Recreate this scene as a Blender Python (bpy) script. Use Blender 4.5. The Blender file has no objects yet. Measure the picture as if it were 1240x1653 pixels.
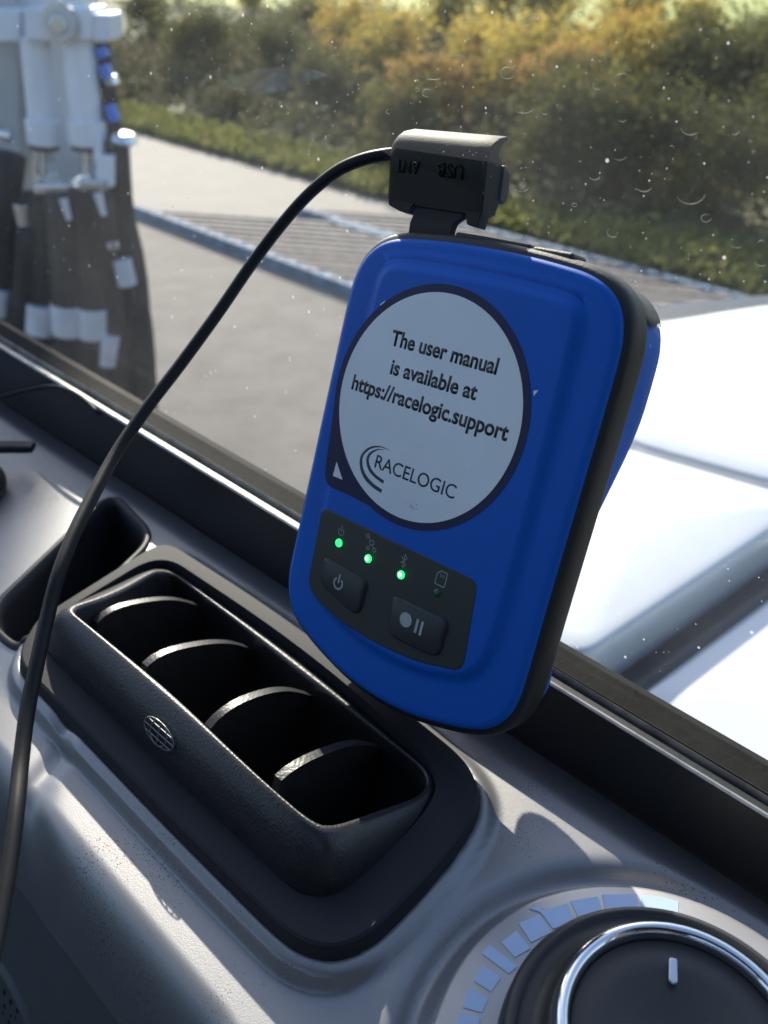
import bpy, bmesh, math, random
import numpy as np
from mathutils import Vector, Matrix
R = math.radians
sc = bpy.context.scene
C = sc.collection
random.seed(7); rng = np.random.default_rng(7)

# ------------------------------------------------------------ camera, sky, sun, exposure
F = 1400.0; CX, CY = 620.0, 826.5            # focal length and centre of the photograph, in its pixels
PITCH = R(32.5); CAMZ = 2.3                  # eye height over the yard outside
CAM = Vector((0, 0, CAMZ))
cd = bpy.data.cameras.new('camera'); cam = bpy.data.objects.new('camera', cd); C.objects.link(cam)
cam.location = CAM; cam.rotation_euler = (R(90) - PITCH, 0, 0)
cd.sensor_fit = 'AUTO'; cd.sensor_width = 36; cd.lens = F / 1653 * 36
cd.clip_start = 0.01; cd.clip_end = 900
cd.dof.use_dof = True; cd.dof.focus_distance = 0.190; cd.dof.aperture_fstop = 19
sc.camera = cam

SUN_AZ, SUN_EL = -10.0, 30.0                 # degrees right of the view direction, degrees above the horizon
w = bpy.data.worlds.new('World'); sc.world = w; w.use_nodes = True
nt = w.node_tree; bg = nt.nodes['Background']
sky = nt.nodes.new('ShaderNodeTexSky'); sky.sky_type = 'NISHITA'; sky.sun_disc = False
sky.sun_elevation = R(SUN_EL); sky.sun_rotation = R(SUN_AZ); sky.dust_density = 1.2
nt.links.new(sky.outputs[0], bg.inputs[0]); bg.inputs[1].default_value = 0.15
sl = bpy.data.lights.new('sun', 'SUN'); sl.energy = 4.5; sl.angle = R(0.5); sl.color = (1, .91, .76)
sun = bpy.data.objects.new('sun', sl); C.objects.link(sun)
sd = Vector((math.sin(R(SUN_AZ)) * math.cos(R(SUN_EL)), math.cos(R(SUN_AZ)) * math.cos(R(SUN_EL)), math.sin(R(SUN_EL))))
sun.rotation_euler = sd.to_track_quat('Z', 'Y').to_euler(); sun.location = (0, 0, 8)
sc.view_settings.view_transform = 'Standard'; sc.view_settings.look = 'None'
sc.view_settings.exposure = 0.98; sc.view_settings.gamma = 1
sc.cycles.max_bounces = 8; sc.cycles.transparent_max_bounces = 12
sc.cycles.sample_clamp_indirect = 6

# ------------------------------------------------------------ helpers
def ray(px, py):
    u = (px - CX) / F; v = (py - CY) / F
    return Vector((u, math.cos(PITCH) - v * math.sin(PITCH), -math.sin(PITCH) - v * math.cos(PITCH)))
def at(px, py, z):                           # point of the level plane z (world) seen at a photograph pixel
    d = ray(px, py); return CAM + d * ((z - CAMZ) / d.z)
def aty(px, py, y):                          # the same on the upright plane y
    d = ray(px, py); return CAM + d * (y / d.y)
E1 = Vector((.716, -.698, 0)).normalized(); E2 = Vector((.698, .716, 0)).normalized()   # along the window, and outward through it
def atn(px, py, n):
    d = ray(px, py); return CAM + d * (n / d.dot(E2))
def ats(px, py, s):
    d = ray(px, py); return CAM + d * (s / d.dot(E1))
def SN(s, n, z): return E1 * s + E2 * n + Vector((0, 0, z))

def tag(o, label=None, cat=None, group=None, kind=None):
    if label: o['label'] = label
    if cat: o['category'] = cat
    if group: o['group'] = group
    if kind: o['kind'] = kind
    return o
def empty(name, loc=(0, 0, 0), label=None, cat=None, group=None):
    o = bpy.data.objects.new(name, None); C.objects.link(o); o.location = loc; o.empty_display_size = .02
    bpy.context.view_layer.update()
    return tag(o, label, cat, group)
def link(name, me, mat, parent=None, smooth=False, bevel=0, seg=2, sub=0):
    o = bpy.data.objects.new(name, me); C.objects.link(o)
    if mat: me.materials.append(mat)
    if smooth: me.polygons.foreach_set('use_smooth', [True] * len(me.polygons))
    if parent is not None:
        o.parent = parent
        o.matrix_parent_inverse = parent_world(parent).inverted()
    if bevel:
        b = o.modifiers.new('b', 'BEVEL'); b.width = bevel; b.segments = seg; b.limit_method = 'ANGLE'; b.angle_limit = R(35)
        if smooth or seg > 1:
            me.polygons.foreach_set('use_smooth', [True] * len(me.polygons))
            b.harden_normals = True
    if sub:
        b = o.modifiers.new('s', 'SUBSURF'); b.levels = sub; b.render_levels = sub
    return o
def parent_world(p):
    m = p.matrix_basis.copy(); q = p
    while q.parent is not None:
        m = q.parent.matrix_basis @ q.matrix_parent_inverse @ m; q = q.parent
    return m
def mesh(name, vs, fs, mat, parent=None, smooth=False, **k):
    me = bpy.data.meshes.new(name); me.from_pydata([tuple(v) for v in vs], [], fs)
    bm = bmesh.new(); bm.from_mesh(me); bmesh.ops.recalc_face_normals(bm, faces=bm.faces); bm.to_mesh(me); bm.free()
    return link(name, me, mat, parent, smooth, **k)
class MB:
    def __init__(s): s.v = []; s.f = []
    def add(s, vs, fs):
        b = len(s.v); s.v += [Vector(v) for v in vs]; s.f += [tuple(b + i for i in f) for f in fs]
    def box(s, c, half, M=None):
        M = M or Matrix.Identity(3); c = Vector(c)
        vs = [c + M @ Vector((x * half[0], y * half[1], z * half[2])) for x in (-1, 1) for y in (-1, 1) for z in (-1, 1)]
        s.add(vs, [(0, 1, 3, 2), (4, 6, 7, 5), (0, 4, 5, 1), (2, 3, 7, 6), (0, 2, 6, 4), (1, 5, 7, 3)])
    def tube(s, pts, r, n=16, caps=True):
        pts = [Vector(p) for p in pts]; k = len(pts)
        rr = r if isinstance(r, (list, tuple)) else [r] * k
        T = [(pts[min(i + 1, k - 1)] - pts[max(i - 1, 0)]).normalized() for i in range(k)]
        a = T[0].orthogonal().normalized(); vs = []
        for i in range(k):
            a = (a - T[i] * a.dot(T[i])).normalized(); b = T[i].cross(a)
            vs += [pts[i] + (a * math.cos(t) + b * math.sin(t)) * rr[i] for t in [2 * math.pi * j / n for j in range(n)]]
        fs = [(i * n + j, i * n + (j + 1) % n, (i + 1) * n + (j + 1) % n, (i + 1) * n + j) for i in range(k - 1) for j in range(n)]
        if caps: fs += [tuple(range(n)), tuple(range((k - 1) * n, k * n))]
        s.add(vs, fs)
    def rings(s, rs, cap0=False, cap1=False):
        n = len(rs[0]); vs = [v for r in rs for v in r]
        fs = [(i * n + j, i * n + (j + 1) % n, (i + 1) * n + (j + 1) % n, (i + 1) * n + j) for i in range(len(rs) - 1) for j in range(n)]
        if cap0: fs.append(tuple(range(n)))
        if cap1: fs.append(tuple(range((len(rs) - 1) * n, len(rs) * n)))
        s.add(vs, fs)
    def prism(s, poly, off):
        poly = [Vector(p) for p in poly]; off = Vector(off); n = len(poly)
        s.add(poly + [p + off for p in poly], [tuple(range(n)), tuple(range(n, 2 * n))] + [(i, (i + 1) % n, n + (i + 1) % n, n + i) for i in range(n)])
    def build(s, name, mat, parent=None, smooth=False, **k): return mesh(name, s.v, s.f, mat, parent, smooth, **k)
def spline(pts, n, closed=False):            # Catmull-Rom, resampled to n even steps
    P = [Vector(p) for p in pts]; k = len(P); out = []
    segs = k if closed else k - 1
    for i in range(segs):
        g = (lambda j: P[j % k]) if closed else (lambda j: P[min(max(j, 0), k - 1)])
        a, b, c, d = g(i - 1), g(i), g(i + 1), g(i + 2)
        for q in range(16):
            t = q / 16
            out.append(.5 * ((2 * b) + (c - a) * t + (2 * a - 5 * b + 4 * c - d) * t * t + (3 * b - a - 3 * c + d) * t ** 3))
    out.append(out[0] if closed else P[-1])
    L = [0]
    for i in range(1, len(out)): L.append(L[-1] + (out[i] - out[i - 1]).length)
    res = []; j = 0; m = n if closed else n - 1
    for i in range(n):
        t = L[-1] * i / m
        while j < len(L) - 2 and L[j + 1] < t: j += 1
        u = 0 if L[j + 1] == L[j] else (t - L[j]) / (L[j + 1] - L[j])
        res.append(out[j].lerp(out[j + 1], u))
    return res
def rounded(pts, rad, n):                    # closed polygon with rounded corners, evenly resampled; rad may be a list
    P = [Vector(p) for p in pts]; k = len(P); out = []
    for i in range(k):
        r = rad[i] if isinstance(rad, (list, tuple)) else rad
        a, b, c = P[i - 1], P[i], P[(i + 1) % k]
        d1 = min(r, (a - b).length * .49); d2 = min(r, (c - b).length * .49)
        p, q = b + (a - b).normalized() * d1, b + (c - b).normalized() * d2
        for j in range(9):
            t = j / 8; out.append(p * (1 - t) ** 2 + b * 2 * t * (1 - t) + q * t * t)
    out.append(out[0]); L = [0]
    for i in range(1, len(out)): L.append(L[-1] + (out[i] - out[i - 1]).length)
    res = []; j = 0
    for i in range(n):
        t = L[-1] * i / n
        while j < len(L) - 2 and L[j + 1] < t: j += 1
        u = 0 if L[j + 1] == L[j] else (t - L[j]) / (L[j + 1] - L[j])
        res.append(out[j].lerp(out[j + 1], u))
    return res
def inset(pts, d):                           # in the local xy plane; d > 0 shrinks an anticlockwise outline
    n = len(pts); out = []
    area = sum(pts[i].x * pts[(i + 1) % n].y - pts[(i + 1) % n].x * pts[i].y for i in range(n))
    sg = 1 if area > 0 else -1
    for i in range(n):
        t = (pts[(i + 1) % n] - pts[i - 1]); t = Vector((t.x, t.y, 0)).normalized()
        out.append(pts[i] + Vector((-t.y, t.x, 0)) * d * sg)
    return out

# ------------------------------------------------------------ materials
def mat(name, col, rough=.5, metal=0, spec=.5, bump=0, bscale=400, vary=None, vscale=8, coat=0, bdist=.001, rvar=0):
    m = bpy.data.materials.new(name); m.use_nodes = True; t = m.node_tree; b = t.nodes['Principled BSDF']
    b.inputs['Base Color'].default_value = (*col, 1); b.inputs['Roughness'].default_value = rough
    b.inputs['Metallic'].default_value = metal; b.inputs['Specular IOR Level'].default_value = spec
    b.inputs['Coat Weight'].default_value = coat; b.inputs['Coat Roughness'].default_value = .08
    co = t.nodes.new('ShaderNodeTexCoord')
    if vary:
        n = t.nodes.new('ShaderNodeTexNoise'); n.inputs['Scale'].default_value = vscale; n.inputs['Detail'].default_value = 6; n.inputs['Roughness'].default_value = .65
        r = t.nodes.new('ShaderNodeValToRGB'); r.color_ramp.elements[0].position = .35; r.color_ramp.elements[1].position = .65
        r.color_ramp.elements[0].color = (*vary, 1); r.color_ramp.elements[1].color = (*col, 1)
        t.links.new(co.outputs['Object'], n.inputs[0]); t.links.new(n.outputs[0], r.inputs[0]); t.links.new(r.outputs[0], b.inputs['Base Color'])
        if rvar:
            mr = t.nodes.new('ShaderNodeMapRange'); mr.inputs['To Min'].default_value = rough - rvar; mr.inputs['To Max'].default_value = rough + rvar
            t.links.new(n.outputs[0], mr.inputs[0]); t.links.new(mr.outputs[0], b.inputs['Roughness'])
    if bump:
        n = t.nodes.new('ShaderNodeTexNoise'); n.inputs['Scale'].default_value = bscale; n.inputs['Detail'].default_value = 3
        u = t.nodes.new('ShaderNodeBump'); u.inputs['Strength'].default_value = bump; u.inputs['Distance'].default_value = bdist
        t.links.new(co.outputs['Object'], n.inputs[0]); t.links.new(n.outputs[0], u.inputs['Height']); t.links.new(u.outputs[0], b.inputs['Normal'])
    return m
def emit(name, col, st):
    m = bpy.data.materials.new(name); m.use_nodes = True; b = m.node_tree.nodes['Principled BSDF']
    b.inputs['Base Color'].default_value = (*col, 1); b.inputs['Emission Color'].default_value = (*col, 1); b.inputs['Emission Strength'].default_value = st
    return m
def speckled(m, col, dark, scale, thr, clump=60):   # dark dust grains on a surface, in clumps
    t = m.node_tree; b = t.nodes['Principled BSDF']; co = t.nodes.new('ShaderNodeTexCoord')
    v = t.nodes.new('ShaderNodeTexVoronoi'); v.inputs['Scale'].default_value = scale
    v.inputs['Randomness'].default_value = 1
    n = t.nodes.new('ShaderNodeTexNoise'); n.inputs['Scale'].default_value = clump; n.inputs['Detail'].default_value = 3
    mr = t.nodes.new('ShaderNodeMapRange'); mr.inputs['From Min'].default_value = .34; mr.inputs['From Max'].default_value = .78
    mr.inputs['To Min'].default_value = 0; mr.inputs['To Max'].default_value = thr
    hr = t.nodes.new('ShaderNodeSeparateColor')
    mu = t.nodes.new('ShaderNodeMath'); mu.operation = 'MULTIPLY'
    lt = t.nodes.new('ShaderNodeMath'); lt.operation = 'LESS_THAN'
    mix = t.nodes.new('ShaderNodeMix'); mix.data_type = 'RGBA'
    n2 = t.nodes.new('ShaderNodeTexNoise'); n2.inputs['Scale'].default_value = 14; n2.inputs['Detail'].default_value = 5
    r2 = t.nodes.new('ShaderNodeMix'); r2.data_type = 'RGBA'; r2.inputs[6].default_value = (col[0] * .85, col[1] * .85, col[2] * .84, 1); r2.inputs[7].default_value = (*col, 1)
    for q in (v, n, n2): t.links.new(co.outputs['Object'], q.inputs['Vector'])
    t.links.new(n.outputs[0], mr.inputs[0]); t.links.new(v.outputs['Color'], hr.inputs[0])
    t.links.new(mr.outputs[0], mu.inputs[0]); t.links.new(hr.outputs[0], mu.inputs[1])
    t.links.new(v.outputs['Distance'], lt.inputs[0]); t.links.new(mu.outputs[0], lt.inputs[1])
    t.links.new(n2.outputs[0], r2.inputs[0]); t.links.new(r2.outputs[2], mix.inputs[6]); mix.inputs[7].default_value = (*dark, 1)
    t.links.new(lt.outputs[0], mix.inputs[0]); t.links.new(mix.outputs[2], b.inputs['Base Color'])
    mt = t.nodes.new('ShaderNodeMath'); mt.operation = 'MULTIPLY_ADD'; mt.inputs[1].default_value = -b.inputs['Metallic'].default_value; mt.inputs[2].default_value = b.inputs['Metallic'].default_value
    t.links.new(lt.outputs[0], mt.inputs[0]); t.links.new(mt.outputs[0], b.inputs['Metallic'])
    return m

SILVER = speckled(mat('silver_paint', (.315, .31, .318), .42, .6, bump=.18, bscale=3400, bdist=.0002), (.315, .31, .318), (.02, .02, .02), 1900, .55, 38)
BLACKP = mat('black_grained_plastic', (.022, .022, .024), .38, bump=.3, bscale=1500, bdist=.0004, vary=(.03, .03, .032), vscale=300)
BEZEL = mat('charcoal_plastic', (.028, .028, .033), .62, spec=.2, bump=.25, bscale=2200, bdist=.0003)
LINER = mat('pocket_plastic', (.016, .016, .02), .55, bump=.2, bscale=1500, bdist=.0003)
DARKDASH = mat('dark_dash_plastic', (.10, .11, .112), .55, bump=.3, bscale=1600, bdist=.0003, vary=(.085, .094, .097), vscale=30)
FRAMEM = mat('black_frame', (.014, .014, .015), .45, bump=.15, bscale=900, bdist=.0003, vary=(.022, .021, .02), vscale=40)
TRIMM = mat('grey_trim', (.48, .46, .42), .42, .7, bump=.1, bscale=700, bdist=.0002, vary=(.24, .235, .225), vscale=120)
RUBBER = mat('window_rubber', (.011, .011, .012), .75, spec=.12, bump=.3, bscale=500, bdist=.0004, vary=(.02, .02, .019), vscale=60)
BLUE = mat('blue_plastic', (.004, .12, .56), .55, spec=.25, bump=.12, bscale=3500, bdist=.0001, vary=(.004, .112, .53), vscale=25)
GASK = mat('gasket_rubber', (.018, .018, .019), .55, bump=.25, bscale=1800, bdist=.0003)
CAPM = mat('cap_rubber', (.012, .011, .0112), .6, spec=.3, bump=.3, bscale=3000, bdist=.0003)
STKW = mat('sticker_white', (.82, .87, .92), .4, vary=(.77, .82, .87), vscale=60, bump=.05, bscale=300)
NAVY = mat('sticker_navy', (.014, .018, .070), .5, spec=.3)
INK = mat('ink_black', (.02, .024, .03), .45)
INKN = mat('ink_navy', (.012, .022, .055), .45)
PANEL = mat('panel_dark', (.022, .030, .030), .45, bump=.1, bscale=3000, bdist=.0001)
BTN = mat('button_rubber', (.026, .032, .034), .5, bump=.1, bscale=3000, bdist=.0001)
SYM = mat('symbol_grey', (.42, .46, .47), .5)
ICON = mat('icon_grey', (.27, .31, .30), .5)
LEDG = emit('led_green', (.02, 1.0, .12), 1.6)
LEDC = emit('led_core', (.45, 1.0, .6), 2.2)
LEDOFF = mat('led_dark', (.03, .11, .05), .3)
CABLE = mat('cable_black', (.010, .010, .011), .5, spec=.3, bump=.15, bscale=700, bdist=.0002)
CHROME = mat('chrome', (.75, .77, .80), .12, 1)
KNOB = mat('knob_black', (.022, .022, .022), .46, bump=.2, bscale=3500, bdist=.0002)
RINGM = mat('dial_silver', (.42, .41, .41), .42, .6, bump=.08, bscale=2500, bdist=.0002, vary=(.37, .36, .36), vscale=60)
MARK = mat('marking_pale_blue', (.46, .58, .80), .4)
WHITEM = mat('mast_white_paint', (.70, .77, .86), .4, vary=(.60, .66, .74), vscale=5)
GREYM = mat('mast_grey', (.46, .50, .54), .5, vary=(.38, .41, .44), vscale=6)
HOSE = mat('hose_black', (.009, .009, .011), .62, spec=.35, vary=(.016, .016, .017), vscale=14)
STEEL = mat('zinc_steel', (.62, .64, .68), .22, .9)
LABELM = mat('hose_label_white', (.62, .66, .74), .5, vary=(.50, .53, .60), vscale=22)
BLUEC = mat('blue_cap', (.05, .17, .62), .35)
HOOD = mat('hood_white_gloss', (.60, .62, .65), .18, coat=1, vary=(.54, .56, .60), vscale=3.5)
SEAL = mat('hood_seal', (.015, .015, .018), .4, vary=(.03, .03, .035), vscale=20)
SHELL = mat('cab_lining', (.045, .045, .05), .85)

# ------------------------------------------------------------ ground, verge, field
def strip_grid(name, m, fn, a, b, na, nb, kind='structure'):
    A = np.linspace(*a, na); B = np.linspace(*b, nb)
    vs = [fn(x, y) for x in A for y in B]
    fs = [(i * nb + j, i * nb + j + 1, (i + 1) * nb + j + 1, (i + 1) * nb + j) for i in range(na - 1) for j in range(nb - 1)]
    return tag(mesh(name, vs, fs, m, smooth=True), kind=kind)
YARD = mat('yard_tarmac', (.128, .113, .106), .85, bump=.6, bscale=60, vary=(.085, .076, .072), vscale=3, bdist=.01)
PALE = mat('pale_concrete', (.23, .21, .188), .85, bump=.4, bscale=30, vary=(.20, .183, .165), vscale=2.2, bdist=.01)
GRASSB = mat('verge_soil', (.07, .10, .025), .9, vary=(.10, .085, .04), vscale=5)
FIELD = mat('field_grass', (.33, .36, .07), .9, vary=(.26, .30, .06), vscale=.6)
tag(mesh('ground', [(-400, -400, 0), (400, -400, 0), (400, 700, 0), (-400, 700, 0)], [(0, 1, 2, 3)], GRASSB), kind='structure')
g1 = Vector((.649, -.761, 0)).normalized(); g2 = Vector((.761, .649, 0)).normalized()
G0 = at(190, 205, 0)                          # a point on the edge of the verge
def gp(a, b, z): return G0 + g1 * a + g2 * b + Vector((0, 0, z))
tag(mesh('yard', [gp(-40, 0, .004), gp(45, 0, .004), gp(45, -45, .004), gp(-40, -45, .004)], [(0, 1, 2, 3)], YARD), kind='structure')
q = [at(150, 335, 0), at(420, 320, 0), at(640, 372, 0), at(1240, 480, 0)]
tag(mesh('concrete_apron', [gp(-40, -.03, .008), gp(45, -.03, .008), gp(45, -1.9, .008), gp(4.5, -2.6, .008), gp(1.0, -4.6, .008), gp(-40, -10.6, .008)], [(0, 1, 2, 3, 4, 5)], PALE), kind='structure')
def bank_h(b): return 0.05 + .22 * (1 - math.exp(-max(b, 0) / .9)) + .05 * max(b - 1, 0) * (1 if b < 9 else 0) + (.4 if b >= 9 else 0)
tag(strip_grid('grass_bank', GRASSB, lambda a, b: gp(a, b, bank_h(b) + .05 * math.sin(a * 1.7 + b) + .03 * math.sin(a * 4.1)), (-30, 30), (0, 14), 90, 40), kind='structure')
tag(mesh('field', [gp(-260, 13.9, .75), gp(260, 13.9, .75), gp(260, 330, 3.2), gp(-260, 330, 3.2)], [(0, 1, 2, 3)], FIELD), kind='structure')

# ------------------------------------------------------------ vegetation
def leafmat(name, cols, sc_=1.2, trans=.45):
    m = bpy.data.materials.new(name); m.use_nodes = True; t = m.node_tree; b = t.nodes['Principled BSDF']; out = t.nodes['Material Output']
    co = t.nodes.new('ShaderNodeTexCoord'); n = t.nodes.new('ShaderNodeTexNoise'); n.inputs['Scale'].default_value = sc_; n.inputs['Detail'].default_value = 8; n.inputs['Roughness'].default_value = .75
    oi = t.nodes.new('ShaderNodeObjectInfo'); ad = t.nodes.new('ShaderNodeMath'); ad.operation = 'MULTIPLY_ADD'; ad.inputs[1].default_value = .22; ad.inputs[2].default_value = -.11
    ad2 = t.nodes.new('ShaderNodeMath'); ad2.operation = 'ADD'
    r = t.nodes.new('ShaderNodeValToRGB'); e = r.color_ramp.elements
    for i, c in enumerate(cols):
        p = .3 + .4 * i / (len(cols) - 1)
        if i < 2: e[i].position = p; e[i].color = (*c, 1)
        else: x = e.new(p); x.color = (*c, 1)
    t.links.new(co.outputs['Object'], n.inputs[0]); t.links.new(oi.outputs['Random'], ad.inputs[0]); t.links.new(ad.outputs[0], ad2.inputs[0]); t.links.new(n.outputs[0], ad2.inputs[1])
    t.links.new(ad2.outputs[0], r.inputs[0]); t.links.new(r.outputs[0], b.inputs['Base Color']); b.inputs['Roughness'].default_value = .8; b.inputs['Specular IOR Level'].default_value = .1
    tr = t.nodes.new('ShaderNodeBsdfTranslucent'); mx = t.nodes.new('ShaderNodeMixShader'); mx.inputs[0].default_value = trans
    t.links.new(r.outputs[0], tr.inputs[0]); t.links.new(b.outputs[0], mx.inputs[1]); t.links.new(tr.outputs[0], mx.inputs[2]); t.links.new(mx.outputs[0], out.inputs[0])
    return m
LEAF_GOLD = leafmat('leaf_gold', [(.20, .19, .05), (.42, .35, .07), (.55, .42, .09), (.46, .25, .07)])
LEAF_ORANGE = leafmat('leaf_orange', [(.22, .17, .06), (.42, .27, .08), (.50, .25, .09)])
LEAF_GREEN = leafmat('leaf_green', [(.06, .065, .026), (.125, .125, .042), (.21, .19, .06)])
BRUSH = leafmat('undergrowth', [(.08, .070, .042), (.15, .12, .075), (.12, .12, .05), (.22, .17, .10)], .8, .25)
GRASS = leafmat('grass_blades', [(.13, .14, .04), (.20, .21, .06), (.27, .25, .09)], 1.5, .4)
TWIG = mat('twig_bark', (.13, .10, .075), .9)
def cards(P, size, up=.3, asp=1.7):
    n = len(P); d = rng.normal(size=(n, 3)); d[:, 2] = d[:, 2] * (1 - up) + up
    d /= np.linalg.norm(d, axis=1)[:, None]; e = np.cross(d, rng.normal(size=(n, 3))); e /= np.linalg.norm(e, axis=1)[:, None]
    s = size * rng.uniform(.6, 1.4, (n, 1)); a = d * s * asp / 2; b = e * s / 2
    V = np.stack([P - a, P + b * .9, P + a, P - b * .9], 1).reshape(-1, 3)
    return V
def cardmesh(name, V, m, parent=None):
    n = len(V) // 4; me = bpy.data.meshes.new(name); me.vertices.add(len(V)); me.vertices.foreach_set('co', V.astype(np.float32).ravel())
    me.loops.add(4 * n); me.loops.foreach_set('vertex_index', np.arange(4 * n, dtype=np.int32))
    me.polygons.add(n); me.polygons.foreach_set('loop_start', np.arange(0, 4 * n, 4, dtype=np.int32)); me.polygons.foreach_set('loop_total', np.full(n, 4, dtype=np.int32))
    me.update(calc_edges=True); return link(name, me, m, parent)
# short grass on the verge
n = 26000; a = rng.uniform(-9, 16, n); b = np.abs(rng.normal(0, 1, n)) * .16 + rng.uniform(-.08, .38, n)
P = np.array([tuple(gp(x, y, bank_h(y) + rng.uniform(0, .10))) for x, y in zip(a, b)])
tag(cardmesh('verge_grass', cards(P, .05, .75, 3), GRASS), kind='stuff')
# undergrowth: clumps of brambles and dead stalks
cl = np.stack([rng.uniform(-9, 18, 900), rng.uniform(.5, 11, 900)], 1); hh = rng.uniform(.18, .75, 900) * (.55 + .5 * np.minimum(cl[:, 1] / 3, 1))
k = rng.integers(0, 900, 95000); o = rng.normal(size=(95000, 3)) * .26
zz = np.abs(rng.normal(0, .5, 95000)) * hh[k]
P = np.array([tuple(gp(cl[i, 0] + q[0], max(cl[i, 1] + q[1], .35), bank_h(cl[i, 1]) + z)) for i, q, z in zip(k, o, zz)])
tag(cardmesh('undergrowth', cards(P, .075, .35, 1.9), BRUSH), kind='stuff')
def make_shrub(name, leaf, h, wd, seed, label, cat='shrub'):
    global rng
    rng = np.random.default_rng(seed); root = empty(name, (0, 0, 0), label, cat)
    st = MB(); tips = []
    for i in range(7):
        an = rng.uniform(0, 6.28); l = h * rng.uniform(.6, 1); r0 = wd * rng.uniform(.2, .55)
        p = [Vector((math.cos(an) * .08, math.sin(an) * .08, -.1)), Vector((math.cos(an) * r0 * .4, math.sin(an) * r0 * .4, l * .45)), Vector((math.cos(an) * r0, math.sin(an) * r0, l * .9))]
        st.tube(spline(p, 6), [.022, .019, .016, .012, .008, .004], 6)
        for q in range(4):
            f_ = rng.uniform(.35, 1); b0 = p[1].lerp(p[2], f_); tip = b0 + Vector(rng.normal(0, .22, 3)) * wd; tip.z = max(tip.z, .15)
            st.tube([b0, tip], [.008, .003], 5); tips.append(tip); tips.append(b0)
    tips = np.array([tuple(t) for t in tips]); n = 3800; k = rng.integers(0, len(tips), n)
    P = tips[k] + rng.normal(size=(n, 3)) * .15 * wd * rng.uniform(.5, 1.4, (len(tips), 1))[k]
    P = P[P[:, 2] > 0.02]
    cardmesh('foliage', cards(P, .055, .2, 1.5), leaf, root); st.build('stems', TWIG, root)
    return root
def copy_tree(o, parent=None):
    c = o.copy(); C.objects.link(c)
    if parent is not None: c.parent = parent
    for ch in [x for x in allobj if x.parent == o]: copy_tree(ch, c)
    return c
protos = [make_shrub('shrub', LEAF_GOLD, 1.9, 1.1, 11, 'golden yellow shrub in autumn leaf rising from the bank'),
          make_shrub('shrub', LEAF_ORANGE, 1.5, .9, 12, 'orange-brown shrub in autumn leaf among the golden ones'),
          make_shrub('shrub', LEAF_GREEN, 1.4, 1.0, 13, 'dark green bush low on the bank')]
bpy.context.view_layer.update(); allobj = list(C.objects)
grp = ['golden shrubs on the bank', 'orange shrubs on the bank', 'green bushes on the bank']
spots = [  # photo pixel of the foot, kind, scale
 (330, 130, 2, .9), (240, 80, 2, .9), (460, 150, 2, .75), (410, 60, 0, .8), (560, 130, 0, .8), (560, 20, 0, .95), (500, 90, 2, .8), (300, 30, 2, 1.0), (350, 20, 0, .8),
 (620, 170, 0, .8), (690, 215, 1, .82), (760, 190, 0, .85), (830, 215, 0, .82), (900, 235, 1, .8), (960, 200, 0, .88), (1040, 215, 0, .82), (720, 120, 0, .9), (800, 110, 0, .95), (880, 120, 0, .95), (1000, 130, 0, .9),
 (940, 290, 2, .75), (1030, 300, 2, .8), (1110, 230, 2, .85), (1190, 230, 2, .85), (1100, 140, 0, .75), (1180, 340, 2, .7), (850, 290, 2, .65), (650, 40, 0, .95), (1230, 160, 2, .7), (640, 230, 2, .6), (520, 180, 2, .6), (1140, 100, 1, .6), (1240, 290, 2, .75)]
first = {0: 1, 1: 1, 2: 1}
for i, (x, y, kd, s) in enumerate(spots):
    r_ = protos[kd] if first[kd] else copy_tree(protos[kd]); first[kd] = 0
    p = at(x, y + 0, .35); b = (p - G0).dot(g2); b = min(max(b, 1.2), 12.5); a = (p - G0).dot(g1)
    r_.location = gp(a, b, bank_h(b) - .05); r_.rotation_euler.z = i * 2.4; r_.scale = (s, s, s * random.uniform(.85, 1.05)); r_['group'] = grp[kd]
# dark trees at the far side of the field
def tree(x, y, h, label):
    root = empty('tree', (x, y, 1.0), label, 'tree'); root['group'] = 'far trees'
    t_ = MB(); t_.tube([Vector((x, y, 0.2)), Vector((x + .2, y, h * .45)), Vector((x, y + .1, h * .8))], [.35, .25, .08], 8); t_.build('trunk', TWIG, root)
    c_ = rng.normal(size=(26, 3)) * np.array([h * .22, h * .22, h * .2]) + np.array([x, y, h * .55]); k = rng.integers(0, 26, 3500)
    P = c_[k] + rng.normal(size=(3500, 3)) * h * .07; P[:, 2] = np.maximum(P[:, 2], .8)
    cardmesh('crown', cards(P, .35, .1, 1.3), LEAF_GREEN, root)
for x, y, h in [(27, 62, 7), (33, 60, 8), (39, 63, 7.5), (45, 61, 8), (21, 66, 8), (52, 64, 8)]:
    tree(x, y, h, 'dark tree beyond the bright field')

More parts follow.
